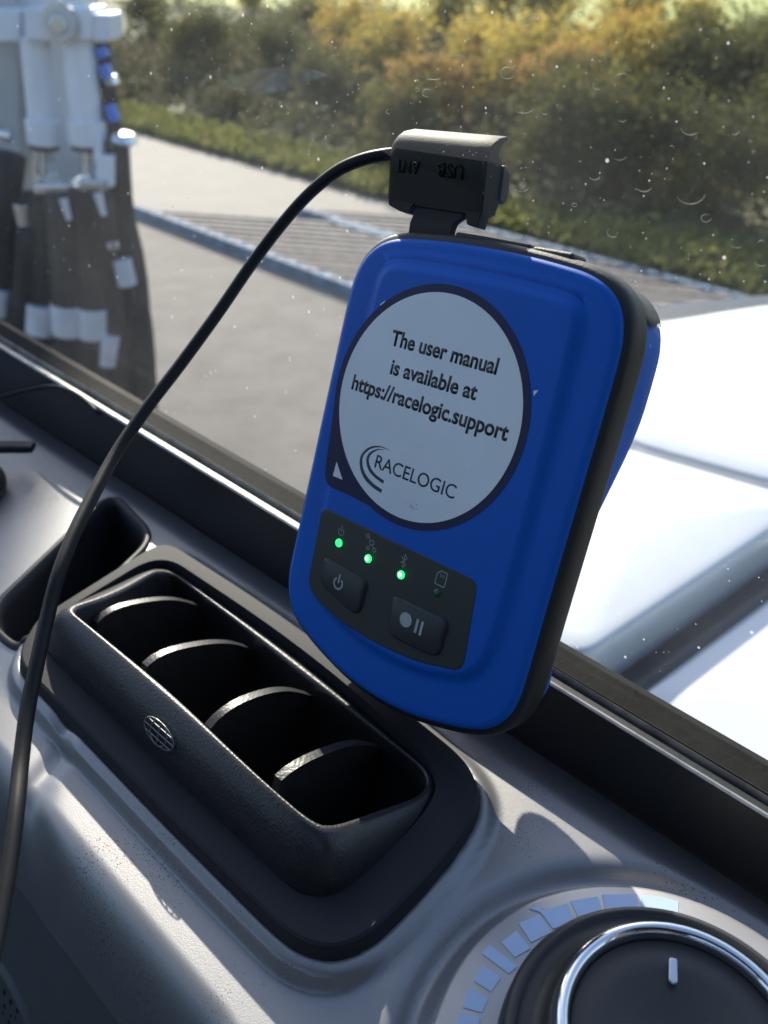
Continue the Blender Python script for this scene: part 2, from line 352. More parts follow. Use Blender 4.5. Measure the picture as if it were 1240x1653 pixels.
# ------------------------------------------------------------ slatted ramps with blue steel edges
WOOD = mat('weathered_boards', (.27, .245, .225), .85, spec=.15, bump=.5, bscale=40, bdist=.004, vary=(.17, .15, .14), vscale=9)
BSTEEL = mat('blue_steel', (.13, .20, .30), .75, spec=.2, vary=(.07, .10, .14), vscale=7)
def ramp(p0, p1, width_vec, zt, label, n, hi):
    root = empty('boarded_ramp', (p0.x, p0.y, 0), label, 'ramp', 'boarded ramps on the yard'); L = (p1 - p0)
    d = L.normalized(); M = Matrix((d, Vector((-d.y, d.x, 0)), Vector((0, 0, 1)))).transposed()
    for off in (0, 1):
        m_ = MB(); c = p0 + L * .5 + width_vec * off; c.z = zt / 2 + .012; m_.box(c, (L.length / 2, .045, zt / 2), M)
        for j in range(int(L.length / .16)):       # bolt heads along the beam
            b_ = p0 + width_vec * off + d * (.08 + j * .16); b_.z = zt + .012; m_.tube([b_, b_ + Vector((0, 0, .012))], .014, 6)
        m_.build('side_beam', BSTEEL, root, bevel=.006)
    m_ = MB(); u_ = width_vec * .02; m_.prism([p0 + u_ + Vector((0, 0, .012)), p1 + u_ + Vector((0, 0, .012)), p1 - u_ + width_vec + Vector((0, 0, .012)), p0 - u_ + width_vec + Vector((0, 0, .012))], (0, 0, .02)); m_.build('gap_shade', HOSE, root)  # black sheet that paints the shade seen between the boards
    wd = width_vec.normalized(); W = width_vec.length; N = Vector((-wd.y, wd.x, 0)); M2 = Matrix((wd, N, Vector((0, 0, 1)))).transposed()
    per = abs(d.dot(N)); step = L.length / n
    for j in range(n):
        c = p0 + d * step * (j + .5) + width_vec * .5; c.z = zt - .02 + random.uniform(-.004, .004)
        m_ = MB(); m_.box(c, (W / 2 - .07, step * per * .28, .022), M2); m_.build('board', WOOD, root, bevel=.004)
ZT = .10
def onz(x, y): p = at(x, y, ZT); p.z = 0; return p
a0, a1 = onz(222, 334), onz(700, 512); dirA = (a1 - a0).normalized()
b0_, b1_ = onz(480, 334), onz(1080, 512)
dirv = (b1_ - b0_).normalized()
wv = onz(330, 322) - onz(222, 334); 
# width so that the second beam lines up with its place in the photo
def cross(p, d, q, e):
    t_ = ((q.x - p.x) * e.y - (q.y - p.y) * e.x) / (d.x * e.y - d.y * e.x); return p + d * t_
slat = (onz(700, 388) - onz(560, 378)).normalized()
fa = cross(a0, slat, b0_ - dirv * 6, dirv)
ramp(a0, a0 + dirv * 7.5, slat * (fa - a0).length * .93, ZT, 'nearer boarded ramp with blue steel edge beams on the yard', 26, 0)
fb = cross(b0_, slat, G0 + g2 * -.25, g1)
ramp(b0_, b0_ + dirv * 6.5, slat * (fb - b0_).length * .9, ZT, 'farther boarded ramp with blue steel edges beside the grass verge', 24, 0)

# ------------------------------------------------------------ crane mast with hydraulic hoses, outside on the left
YM = 2.0
mast = empty('crane_mast', (aty(90, 200, YM).x, YM, 0), 'white painted crane mast with two hydraulic cylinders and a fan of black hoses', 'crane mast')
def px2(x, y, dy=0): return aty(x, y, YM + dy)
def vbox(m_, x0, y0, x1, y1, dy, th):       # upright block whose front covers the given picture rectangle
    a, b, c, d = px2(x0, y0, dy), px2(x1, y0, dy), px2(x1, y1, dy), px2(x0, y1, dy)
    m_.prism([a, b, c, d], (0, th, 0))
m_ = MB(); up = (px2(14, 0, .12) - px2(40, 330, .12)) 
def column(m_, xa, ya, xb, yb, xc, yc, xd, yd, dy, th, ext=1.9, dn=0):
    a, b, c, d = px2(xa, ya, dy), px2(xb, yb, dy), px2(xc, yc, dy), px2(xd, yd, dy)
    e = (a - d).normalized() * ext; a2 = a + e; b2 = b + (b - c).normalized() * ext
    g = (d - a).normalized() * dn; m_.prism([a2, b2, c + g, d + g], (0, th, 0))
column(m_, -60, 0, 22, 0, 45, 420, -30, 420, .10, .16, .25); m_.box((-.93, 2.2, 3.3), (.07, .07, 1.1)); m_.box((-1.0, 3.1, 4.45), (.08, 1.0, .09)); m_.box((-1.52, 4.0, 4.5), (.73, .09, .65)); m_.build('column', GREYM, mast, bevel=.006)  # column, plus unseen boom boxes added to keep sun off the left dash
m_ = MB(); column(m_, 26, 0, 138, 0, 168, 330, 70, 330, .14, .10, .35); m_.build('column', WHITEM, mast, bevel=.006)
m_ = MB(); column(m_, 140, 66, 152, 66, 196, 420, 180, 420, .02, .03, .001); m_.build('back_plate', HOSE, mast)
m_ = MB(); vbox(m_, -60, 14, 34, 68, -.02, .10); vbox(m_, 38, 12, 147, 66, -.05, .12); vbox(m_, 147, 22, 178, 68, -.04, .10); m_.build('cross_bar', WHITEM, mast, bevel=.006)
m_ = MB(); c = px2(99, 39, -.055); m_.tube([c, c + Vector((0, -.014, 0))], .030, 28); b_ = m_.build('bolt', GREYM, mast, bevel=.004)
m_ = MB(); m_.tube([c + Vector((0, -.014, 0)), c + Vector((0, -.022, 0))], .018, 6); m_.build('bolt_head', STEEL, b_, bevel=.003)
m_ = MB(); m_.tube([c + Vector((-.0, .008, 0)), c + Vector((-.0, -.004, 0))], .037, 28); m_.build('washer', STEEL, b_)
for (xa, xb, r_) in ((56, 72, 18), (126, 144, 22)):
    m_ = MB(); p, q = px2(xa, 60), px2(xb, 235); k = p.y * .72 / 1000
    rad = r_ * 1.0 * YM * 1.13 / F
    m_.tube([p, q], rad, 24); m_.build('cylinder', WHITEM, mast, smooth=False, bevel=.002)
    m_ = MB(); p2, q2 = p.lerp(q, .74), p.lerp(q, .99); m_.tube([p2, q2], rad * 1.22, 24); m_.build('collar', WHITEM, mast, bevel=.004)
    m_ = MB(); t0 = p.lerp(q, 1.0); t1 = p.lerp(q, 1.36); dd = t1 - t0
    m_.tube([t0, t0 + dd * .12, t0 + dd * .13, t0 + dd * .5, t0 + dd * .52, t0 + dd * .8, t0 + dd * .82, t1], [rad * .9, rad * .9, rad * .62, rad * .62, rad * .75, rad * .75, rad * .5, rad * .5], 20); m_.build('rod_fitting', STEEL, mast, bevel=.001)
    m_ = MB(); m_.tube([t0 - dd * .06, t0 + dd * .10], rad * 1.05, 20); m_.build('seal_ring', HOSE, mast)
    m_ = MB(); e_ = p.lerp(q, 1.44); m_.tube([e_, e_ + (q - p).normalized() * .035], rad * 1.25, 6); m_.build('hex_nut', STEEL, mast, bevel=.003)
m_ = MB(); vbox(m_, 150, 218, 164, 262, -.04, .05); vbox(m_, 154, 252, 182, 304, -.05, .08); m_.build('bracket', WHITEM, mast, bevel=.005)
m_ = MB(); vbox(m_, 52, 296, 114, 316, -.06, .10); m_.build('manifold', STEEL, mast, bevel=.007)
m_ = MB(); vbox(m_, 124, 290, 172, 311, -.06, .10); m_.build('manifold', STEEL, mast, bevel=.007)
m_ = MB(); m_.tube([px2(200, 214, -.02), px2(200, 230, -.02)], [.022, .03], 16); m_.build('cap_nut', STEEL, mast, bevel=.004)
m_ = MB(); m_.tube([px2(182, 222, -.02), px2(212, 230, -.02)], .014, 10); m_.build('fitting', STEEL, mast, bevel=.003)
m_ = MB(); m_.tube([px2(-6, 212, -.02), px2(20, 220, -.02)], .014, 10); m_.build('fitting', STEEL, mast, bevel=.003)
m_ = MB(); m_.tube([px2(36, 328, -.04), px2(40, 366, -.04)], [.022, .016], 14); m_.build('fitting', STEEL, mast, bevel=.003)
for (x0, y0, x1, y1) in ((160, 76, 169, 94), (166, 104, 177, 130), (178, 122, 184, 138), (176, 168, 186, 196)):
    m_ = MB(); m_.tube([px2(x0, y0, -.01), px2(x1, y1, -.01)], .013, 12); m_.build('connector', BLUEC if x0 != 178 else STEEL, mast, bevel=.003)
for x0, y0, x1, y1 in ((102, 320, 112, 355), (158, 312, 168, 348)):     # pale spiral guards
    m_ = MB(); m_.tube([px2(x0, y0, -.09), px2(x1, y1, -.09)], [.010, .006], 10); m_.build('hose_tag', LABELM, mast)
hoses = [((75, 312), (70, 420), (60, 560), (40, 700), .034), ((100, 312), (105, 420), (112, 560), (120, 760), .034), ((138, 308), (145, 420), (150, 560), (165, 780), .036),
         ((160, 306), (172, 420), (185, 560), (200, 780), .034), ((188, 228), (196, 340), (222, 480), (236, 800), .028), ((165, 70), (185, 230), (205, 400), (230, 760), .018),
         ((150, 70), (176, 220), (196, 330), (214, 520), .020), ((178, 310), (196, 410), (214, 540), (222, 800), .030), ((20, 250), (8, 340), (4, 460), (-5, 640), .030), ((48, 370), (44, 440), (28, 560), (5, 700), .030),
         ((60, 316), (40, 430), (20, 540), (-20, 680), .030), ((120, 300), (128, 430), (90, 560), (80, 760), .032), ((0, 330), (-8, 420), (-14, 540), (-20, 700), .03), ((205, 380), (222, 460), (238, 560), (250, 800), .018)]
for i, (a, b, c, d, r_) in enumerate(hoses):
    dy = [-.03, -.06, -.05, -.03, 0, .01, .03, .02, -.02, -.04, -.01, .03, .02, .03][i]
    m_ = MB(); m_.tube(spline([px2(*a, dy), px2(*b, dy), px2(*c, dy), px2(*d, dy)], 16), r_, 14); m_.build('hose', HOSE, mast, smooth=True)
def wrap(p0, p1, r_, dy, name='hose_label'):
    m_ = MB(); m_.tube([px2(*p0, dy), px2(*p1, dy)], r_, 20); m_.build(name, LABELM, mast, smooth=False, bevel=.002)
wrap((108, 490), (110, 538), .037, -.062); wrap((148, 494), (149, 542), .039, -.052); wrap((68, 490), (66, 536), .036, -.045)
wrap((178, 540), (172, 588), .022, -.06); wrap((196, 418), (206, 460), .022, -.04); wrap((-4, 462), (-6, 505), .033, -.03)
m_ = MB(); m_.tube([px2(180, 388, -.05), px2(182, 402, -.05)], [.018, .016], 12); m_.build('fitting', STEEL, mast, bevel=.003)

# ------------------------------------------------------------ white bonnet outside, on the right
ZH = CAMZ - .42
bon = empty('white_bonnet', at(1100, 800, ZH), 'glossy white vehicle bonnet with a panel gap and a black rubber strip', 'bonnet')
def slab(name, px, z, th, m, parent, rad=.03, bev=.006, n=72, crown=.005):
    pts = [at(x, y, z) for x, y in px]; o_ = rounded(pts, rad, n); c = sum(o_, Vector()) / n
    rs = []
    for d_, dz in [(0, -th), (0, -bev), (bev * .3, -bev * .3), (bev, 0)]:
        rs.append([Vector((p.x, p.y, z + dz)) for p in inset(o_, d_)])
    for f_ in (.9, .7, .4, .1):
        rs.append([Vector((c.x + (p.x - c.x) * f_, c.y + (p.y - c.y) * f_, z + crown * (1 - f_ * f_))) for p in inset(o_, bev)])
    m_ = MB(); m_.rings(rs, True, True); o_ = m_.build(name, m, parent, smooth=True); md = o_.modifiers.new('e', 'EDGE_SPLIT'); md.split_angle = R(52); return o_
slab('rear_panel', [(1012, 524), (1420, 462), (1500, 668), (1308, 794), (985, 704)], ZH, .05, HOOD, bon, .05, n=96)
slab('front_panel', [(982, 712), (1318, 808), (940, 1062), (800, 1000)], ZH - .002, .07, HOOD, bon, .02, n=96)
m_ = MB(); m_.prism([at(x, y, ZH - .035) for x, y in ((975, 690), (1310, 786), (1310, 822), (975, 730))], (0, 0, .012)); m_.build('gap_channel', SEAL, bon)
m_ = MB(); P0 = at(900, 1120, ZH - .05); P1 = at(1330, 826, ZH - .05)
dq = (P1 - P0).normalized(); nq = Vector((dq.y, -dq.x, 0)); wq = .058
m_.prism([P0, P1, P1 + nq * wq, P0 + nq * wq], (0, 0, -.02)); m_.tube([P0 + nq * .04 + Vector((0, 0, .004)), P1 + nq * .04 + Vector((0, 0, .004))], .010, 12)
m_.build('rubber_strip', SEAL, bon, bevel=.004)
slab('side_panel', [(1012, 1116), (1360, 868), (1700, 1400), (1150, 1500)], ZH - .040, .03, HOOD, bon, .015, n=80, crown=.006)
m_ = MB(); pts = [at(x, y, ZH - .2) for x, y in ((1010, 560), (1450, 520), (1700, 1400), (1150, 1500), (870, 960))]
pts = [Vector((p.x, p.y, 1.0)) for p in pts]; m_.prism(pts, (0, 0, ZH - .12 - 1.0)); m_.build('underbody', SEAL, bon)

# ------------------------------------------------------------ dashboard: one shaped silver moulding
ZD = CAMZ - .165
def sn(p): return Vector((p.dot(E1), p.dot(E2), 0))
def atd(x, y, dz=0): return at(x, y, ZD + dz)
trim_px = [(22, 1078), (60, 1012), (268, 880), (500, 1030), (792, 1268), (745, 1385), (535, 1598), (330, 1400)]
trim = rounded([sn(atd(*p)) for p in trim_px], [.008, .004, .010, .05, .014, .04, .016, .04], 160)
pocket = rounded([sn(atd(*p)) for p in [(-120, 1040), (-20, 1010), (14, 1034), (120, 960), (240, 862), (190, 792), (160, 806), (-10, 960), (-130, 1000)]], [.004, .004, .006, .02, .010, .008, .012, .02, .004], 100)
pocket = rounded([sn(atd(*p)) for p in [(-30, 985), (40, 1045), (130, 968), (246, 858), (178, 786), (90, 870)]], [.012, .010, .02, .010, .010, .03], 100)
KC = sn(Vector((.0475, .0712, 0)))
def sdf(poly, S, N):
    P = np.array([(p.x, p.y) for p in poly]); Q = np.roll(P, -1, 0); d = np.full(S.shape, 1e9); ins = np.zeros(S.shape, bool)
    for (ax, ay), (bx, by) in zip(P, Q):
        ex, ey = bx - ax, by - ay; t_ = np.clip(((S - ax) * ex + (N - ay) * ey) / (ex * ex + ey * ey + 1e-18), 0, 1)
        d = np.minimum(d, np.hypot(S - ax - t_ * ex, N - ay - t_ * ey))
        c_ = ((ay > N) != (by > N)) & (S < (bx - ax) * (N - ay) / (by - ay + 1e-18) + ax); ins ^= c_
    return np.where(ins, -d, d)
def sstep(a, b, x): t_ = np.clip((x - a) / (b - a), 0, 1); return t_ * t_ * (3 - 2 * t_)
groove = [sn(atd(*p)) for p in [(120, 1150), (88, 1195), (52, 1235), (40, 1290), (60, 1380)]]
def height(S, N):
    h = np.zeros(S.shape)
    dt = sdf(trim, S, N)
    near = sstep(.070, .050, N)                          # the drop below the lip is deeper on the near side
    h -= (.0022 + .0026 * near) * sstep(.0021, .0044, dt)
    h -= .0012 * sstep(.0, -.001, dt) + .0006 * sstep(.0005, .0022, dt)
    # front edge rolls over and falls away
    e = .0435 - .0095 * sstep(-.085, -.05, S) - N
    roll = .011; slope = 2.9
    fall = np.where(e < 0, 0, np.where(e < roll, slope * e * e / (2 * roll), slope * (e - roll / 2)))
    h -= fall
    # crease parallel to the window, beyond it the surface dips under the frame
    c_ = N - .1265; h -= np.where(c_ > 0, np.where(c_ < .004, .55 * c_ * c_ / .008, .55 * (c_ - .002)), 0)
    # turned recess round the knob
    r_ = np.hypot(S - KC.x, N - KC.y); h -= .0030 * np.exp(-((r_ - .0450) / .0026) ** 2) * (r_ > .041) + 0
    h += .0008 * sstep(.0425, .0405, r_)
    # S shaped step at the left end
    P = np.array([(p.x, p.y) for p in groove]); d = np.full(S.shape, 1e9)
    for (ax, ay), (bx, by) in zip(P[:-1], P[1:]):
        ex, ey = bx - ax, by - ay; t_ = np.clip(((S - ax) * ex + (N - ay) * ey) / (ex * ex + ey * ey), 0, 1)
        d = np.minimum(d, np.hypot(S - ax - t_ * ex, N - ay - t_ * ey))
    h -= .0016 * np.exp(-(d / .0034) ** 2)
    # soft hollow further left
    h -= .010 * np.exp(-(((S + .36) / .07) ** 2 + ((N - .06) / .05) ** 2))
    return h
s_ax = np.concatenate([np.arange(-.62, -.30, .003), np.arange(-.30, .06, .0011), np.arange(.06, .20, .003)])
n_ax = np.concatenate([np.arange(-.16, -.02, .0016), np.arange(-.02, .060, .0006), np.arange(.060, .1405, .0010)])
S_, N_ = np.meshgrid(s_ax, n_ax, indexing='ij'); H_ = height(S_, N_)
def surf(x, y):                                          # where a ray meets the moulding
    d = ray(x, y); t_ = .05
    for i in range(3000):
        p = d * t_
        if p.z + .165 < float(height(np.array([p.dot(E1)]), np.array([p.dot(E2)]))[0]): break
        t_ += .0004
    return CAM + p
dash = empty('dashboard', SN(-.1, .1, ZD), 'silver painted dashboard under the side window, dusty and scuffed', 'dashboard')
seamA, seamB, seamC = sn(surf(22, 1432)), sn(surf(100, 1535)), sn(surf(190, 1650))
def grid_part(name, mask, m, dz=0.0, off=None):
    V = np.stack([S_ * E1.x + N_ * E2.x, S_ * E1.y + N_ * E2.y, ZD + H_ + dz], -1).reshape(-1, 3)
    ni, nj = S_.shape; I = np.arange(ni * nj).reshape(ni, nj)
    Fq = np.stack([I[:-1, :-1], I[1:, :-1], I[1:, 1:], I[:-1, 1:]], -1)[mask[:-1, :-1]].reshape(-1, 4)
    used = np.unique(Fq); mp = np.full(ni * nj, -1); mp[used] = np.arange(len(used)); Fq = mp[Fq]; V = V[used]
    me = bpy.data.meshes.new(name); me.vertices.add(len(V)); me.vertices.foreach_set('co', V.astype(np.float32).ravel())
    me.loops.add(Fq.size); me.loops.foreach_set('vertex_index', Fq.astype(np.int32).ravel()); me.polygons.add(len(Fq))
    me.polygons.foreach_set('loop_start', np.arange(0, Fq.size, 4, dtype=np.int32)); me.polygons.foreach_set('loop_total', np.full(len(Fq), 4, dtype=np.int32)); me.update(calc_edges=True)
    return link(name, me, m, dash, smooth=True)
inP = sdf(pocket, S_, N_) < .0006
dirS = (seamC - seamA).normalized(); side = (S_ - seamA.x) * dirS.y - (N_ - seamA.y) * dirS.x
low = N_ < .0302; low2 = N_ < .0325
inT = sdf(trim, S_, N_) < -.003
grid_part('moulding', ~inP & ~low & ~inT, SILVER); 
def on_dash(pts, dz): hh_ = height(np.array([p.x for p in pts]), np.array([p.y for p in pts])); return [SN(p.x, p.y, ZD + float(h_) + dz) for p, h_ in zip(pts, hh_)]
m_ = MB(); m_.rings([on_dash(inset(pocket, -.0018), -.0006), on_dash(inset(pocket, -.0014), .0008), on_dash(inset(pocket, -.0004), .0013), on_dash(inset(pocket, .0006), .0008), on_dash(inset(pocket, .0016), -.003), on_dash(inset(pocket, .0026), -.016), on_dash(inset(pocket, .004), -.030), on_dash(inset(pocket, .006), -.033)], False, True)
m_.build('pocket_liner', LINER, dash, smooth=True)
grid_part('lower_panel', low2, DARKDASH, dz=-.0012)
m_ = MB(); sp = atd(76, 936, -.018); m_.tube([sp + Vector((0, 0, -.016)), sp + Vector((0, 0, -.002)), sp], [.0024, .0024, .0014], 14); m_.build('screw', STEEL, dash, bevel=.0004)
# round speaker grille low on the left, half out of the picture
spk = surf(-12, 1722)
GR = bpy.data.materials.new('perforated_grille'); GR.use_nodes = True; t = GR.node_tree; b = t.nodes['Principled BSDF']; b.inputs['Roughness'].default_value = .6
co = t.nodes.new('ShaderNodeTexCoord'); v = t.nodes.new('ShaderNodeTexVoronoi'); v.inputs['Scale'].default_value = 420; v.inputs['Randomness'].default_value = .05
lt = t.nodes.new('ShaderNodeMath'); lt.operation = 'GREATER_THAN'; lt.inputs[1].default_value = .34; mx = t.nodes.new('ShaderNodeMix'); mx.data_type = 'RGBA'
mx.inputs[6].default_value = (.006, .006, .007, 1); mx.inputs[7].default_value = (.07, .075, .08, 1)
t.links.new(co.outputs['Object'], v.inputs['Vector']); t.links.new(v.outputs['Distance'], lt.inputs[0]); t.links.new(lt.outputs[0], mx.inputs[0]); t.links.new(mx.outputs[2], b.inputs['Base Color'])
nrm = (E2 * -2.9 + Vector((0, 0, 1))).normalized(); tx = E1; ty = nrm.cross(tx)
m_ = MB(); rs = []
for r_, z_ in ((.0350, -.006), (.0350, .0006), (.0342, .0014), (.0334, .0006), (.0326, .0002), (.018, .0028), (.001, .0034)):
    rs.append([spk + (tx * math.cos(a_) + ty * math.sin(a_)) * r_ + nrm * z_ for a_ in [2 * math.pi * i / 48 for i in range(48)]])
m_.rings(rs[:5]); g_ = m_.build('grille_rim', DARKDASH, dash, smooth=True)
m_ = MB(); m_.rings(rs[4:], False, True); m_.build('speaker_grille', GR, dash, smooth=True)

# small black handle at the left edge of the dash
hb = atd(-84, 784); hn = empty('handle', hb, 'small dark grab knob at the far left of the dashboard', 'knob')
m_ = MB(); m_.tube([hb + Vector((0, 0, -.004)), hb + Vector((0, 0, .004))], [.021, .019], 32); m_.build('base', FRAMEM, hn, bevel=.003)
hp = hb + Vector((.013, .021, .0050)); m_ = MB(); m_.box(hp, (.013, .003, .0016)); m_.build('grip', BEZEL, hn, bevel=.001)

# ------------------------------------------------------------ window frame, seal, glass
def edge_line(n_, pl, pr, s0=-.62, s1=.22):
    a, b = atn(pl[0], pl[1], n_), atn(pr[0], pr[1], n_); d = (b - a) / (b - a).dot(E1)
    return a + d * (s0 - a.dot(E1)), a + d * (s1 - a.dot(E1))
prof = [(.1405, (0, 640), (1232, 1424)), (.1405, (0, 562), (1232, 1318)), (.1412, (0, 558), (1232, 1312)), (.1440, (0, 551), (1232, 1300)), (.1446, (0, 549), (1232, 1297)), (.1452, (0, 541), (1232, 1280))]
L = [edge_line(*q) for q in prof]
win = empty('side_window', SN(-.1, .15, ZD), 'cab side window with black frame, rubber seal and dusty glass', 'window')
def sweep(name, pts, m, parent=win, bev=.0006, smooth=False):   # pts: list of (p_left, p_right)
    m_ = MB(); n_ = len(pts); m_.add([p for p, q in pts] + [q for p, q in pts], [(i, (i + 1) % n_, n_ + (i + 1) % n_, n_ + i) for i in range(n_)] + [tuple(range(n_)), tuple(range(n_, 2 * n_))])
    return m_.build(name, m, parent, bevel=bev)
dn = Vector((0, 0, -.05)); ot = E2 * .02
def sh(pr, v): return (pr[0] + v, pr[1] + v)
bk = E2 * .0035
sweep('frame_rail', [sh(L[0], dn), L[1], sh(L[1], bk), sh(L[0], bk + dn)], FRAMEM)
u = Vector((0, 0, .0002))
sweep('trim_strip', [sh(L[1], u), sh(L[2], u), L[3], sh(L[3], Vector((0, 0, -.0012)) + E2 * .0004), sh(L[4], Vector((0, 0, -.0012))), L[4], L[5], sh(L[5], Vector((0, 0, -.01))), sh(L[1], Vector((0, 0, -.01)) + E2 * .0036)], TRIMM, bev=.0003)
rub = [(.1458, (0, 545), (1232, 1290)), (.1458, (0, 541), (1232, 1276)), (.1470, (0, 541), (1232, 1277)), (.1500, (0, 534), (1232, 1250)), (.1530, (0, 522), (1232, 1231)), (.1560, (0, 516), (1232, 1224)), (.1575, (0, 514), (1232, 1222))]
Lr = [edge_line(*q) for q in rub]
sweep('rubber_seal', [sh(Lr[0], Vector((0, 0, -.006)))] + Lr[1:] + [sh(Lr[-1], Vector((0, 0, -.02)))], RUBBER, bev=.0008)
# glass
GL = bpy.data.materials.new('dusty_glass'); GL.use_nodes = True; t = GL.node_tree; t.nodes.clear()
out = t.nodes.new('ShaderNodeOutputMaterial'); tr = t.nodes.new('ShaderNodeBsdfTransparent'); tr.inputs[0].default_value = (.90, .93, .93, 1)
gl = t.nodes.new('ShaderNodeBsdfGlossy'); gl.inputs['Roughness'].default_value = .02; lw = t.nodes.new('ShaderNodeLayerWeight'); lw.inputs[0].default_value = .12
m1 = t.nodes.new('ShaderNodeMixShader'); du = t.nodes.new('ShaderNodeBsdfTranslucent'); du.inputs[0].default_value = (.72, .76, .82, 1)
fr = t.nodes.new('ShaderNodeMath'); fr.operation = 'MULTIPLY'; fr.inputs[1].default_value = .03
t.links.new(lw.outputs['Fresnel'], fr.inputs[0]); t.links.new(fr.outputs[0], m1.inputs[0]); t.links.new(tr.outputs[0], m1.inputs[1]); t.links.new(gl.outputs[0], m1.inputs[2])
co = t.nodes.new('ShaderNodeTexCoord')
def nz(scale, det=4, rough=.6):
    q = t.nodes.new('ShaderNodeTexNoise'); q.inputs['Scale'].default_value = scale; q.inputs['Detail'].default_value = det; q.inputs['Roughness'].default_value = rough; t.links.new(co.outputs['Object'], q.inputs['Vector']); return q
def mth(op, a, b):
    q = t.nodes.new('ShaderNodeMath'); q.operation = op
    for i, x in enumerate((a, b)):
        if isinstance(x, (int, float)): q.inputs[i].default_value = x
        else: t.links.new(x, q.inputs[i])
    return q.outputs[0]
film = t.nodes.new('ShaderNodeMapRange'); film.inputs['From Min'].default_value = .35; film.inputs['From Max'].default_value = .75; film.inputs['To Min'].default_value = .010; film.inputs['To Max'].default_value = .038
t.links.new(nz(11, 5).outputs[0], film.inputs[0])
vo = t.nodes.new('ShaderNodeTexVoronoi'); vo.inputs['Scale'].default_value = 420; t.links.new(co.outputs['Object'], vo.inputs['Vector'])
sep = t.nodes.new('ShaderNodeSeparateColor'); t.links.new(vo.outputs['Color'], sep.inputs[0])
big = mth('POWER', sep.outputs[0], 9.0); speck = mth('LESS_THAN', vo.outputs['Distance'], mth('MULTIPLY', big, .19))
vo2 = t.nodes.new('ShaderNodeTexVoronoi'); vo2.inputs['Scale'].default_value = 1500; t.links.new(co.outputs['Object'], vo2.inputs['Vector'])
sep2 = t.nodes.new('ShaderNodeSeparateColor'); t.links.new(vo2.outputs['Color'], sep2.inputs[0])
speck2 = mth('LESS_THAN', vo2.outputs['Distance'], mth('MULTIPLY', mth('POWER', sep2.outputs[0], 14.0), .30))
tot = mth('ADD', film.outputs[0], mth('ADD', mth('MULTIPLY', speck, .36), mth('MULTIPLY', speck2, .25)))
m2 = t.nodes.new('ShaderNodeMixShader'); t.links.new(mth('MINIMUM', tot, .7), m2.inputs[0]); t.links.new(m1.outputs[0], m2.inputs[1]); t.links.new(du.outputs[0], m2.inputs[2]); t.links.new(m2.outputs[0], out.inputs[0])
lo = Lr[5]; top = Vector((0, 0, .75)); NG = .1568
g0, g1_ = edge_line(NG, (0, 520), (1232, 1228), -.62, .40)
mesh('glass_pane', [g0, g1_, Vector((g1_.x, g1_.y, CAMZ + .55)), Vector((g0.x, g0.y, CAMZ + .55))], [(0, 1, 2, 3)], GL, win)
# dried drops, hairs and scratches on the inside of the glass
DR = mat('dried_dust', (.75, .72, .64), .6); DR.node_tree.nodes['Principled BSDF'].inputs['Alpha'].default_value = .42
rs_ = random.Random(5); m_ = MB()
def arc(x, y, r_, a0_, a1_, wpx):
    k_ = 9; pts = [atn(x + math.cos(a0_ + (a1_ - a0_) * i / k_) * r_ * 1.0, y + math.sin(a0_ + (a1_ - a0_) * i / k_) * r_ * .8, NG - .0003) for i in range(k_ + 1)]
    m_.tube(pts, [wpx * .3 / F * .24 * (.4 + .6 * math.sin(math.pi * i / k_)) for i in range(k_ + 1)], 5)
for (x, y, r_, a0_, a1_) in [(842, 300, 12, .2, 2.9), (960, 282, 10, .6, 2.6), (1115, 205, 16, .8, 3.0), (1185, 210, 9, .3, 2.0), (1115, 310, 24, .2, 2.7), (1040, 298, 14, .5, 2.6), (1000, 248, 13, .4, 2.3),
      (1140, 352, 8, 0, 5.5), (820, 118, 12, .5, 6), (690, 150, 8, 1.5, 5.8), (845, 165, 22, .6, 2.2), (1005, 130, 14, 3.4, 5.8), (1005, 190, 8, .5, 2.6), (700, 108, 26, 1.1, 2.0), (1070, 490, 9, 0, 3), (990, 375, 10, 1, 4), (1190, 388, 15, 1, 2.5), (965, 138, 8, 1, 4),
      (530, 40, 8, 0, 4), (1230, 420, 12, 1, 3), (880, 180, 6, 1, 3), (740, 100, 14, 4, 6.5)]:
    arc(x, y, r_, a0_, a1_, rs_.uniform(1.2, 2.4))
for i in range(70):
    arc(rs_.uniform(250, 1230), rs_.uniform(0, 460), rs_.uniform(1, 5), rs_.uniform(0, 6), rs_.uniform(3, 9), rs_.uniform(.8, 1.8))
o_ = m_.build('dried_drops', DR, win); o_['kind'] = 'stuff'
# a greasy smear: a thin film patch
SM = bpy.data.materials.new('smear_film'); SM.use_nodes = True; t = SM.node_tree; b = t.nodes['Principled BSDF']; b.inputs['Base Color'].default_value = (.55, .58, .60, 1); b.inputs['Roughness'].default_value = .6
co = t.nodes.new('ShaderNodeTexCoord'); n_ = t.nodes.new('ShaderNodeTexNoise'); n_.inputs['Scale'].default_value = 90; mr = t.nodes.new('ShaderNodeMapRange'); mr.inputs['To Max'].default_value = .36
mr.inputs['From Min'].default_value = .3; t.links.new(co.outputs['Object'], n_.inputs['Vector']); t.links.new(n_.outputs[0], mr.inputs[0]); t.links.new(mr.outputs[0], b.inputs['Alpha'])
m_ = MB(); pts = [(360, 132), (400, 115), (450, 108), (500, 112), (530, 122), (500, 130), (460, 145), (420, 150), (385, 145)]
m_.prism(spline([atn(x, y, NG - .0004) for x, y in pts], 40, True), E2 * -.00008); m_.build('smear', SM, win)

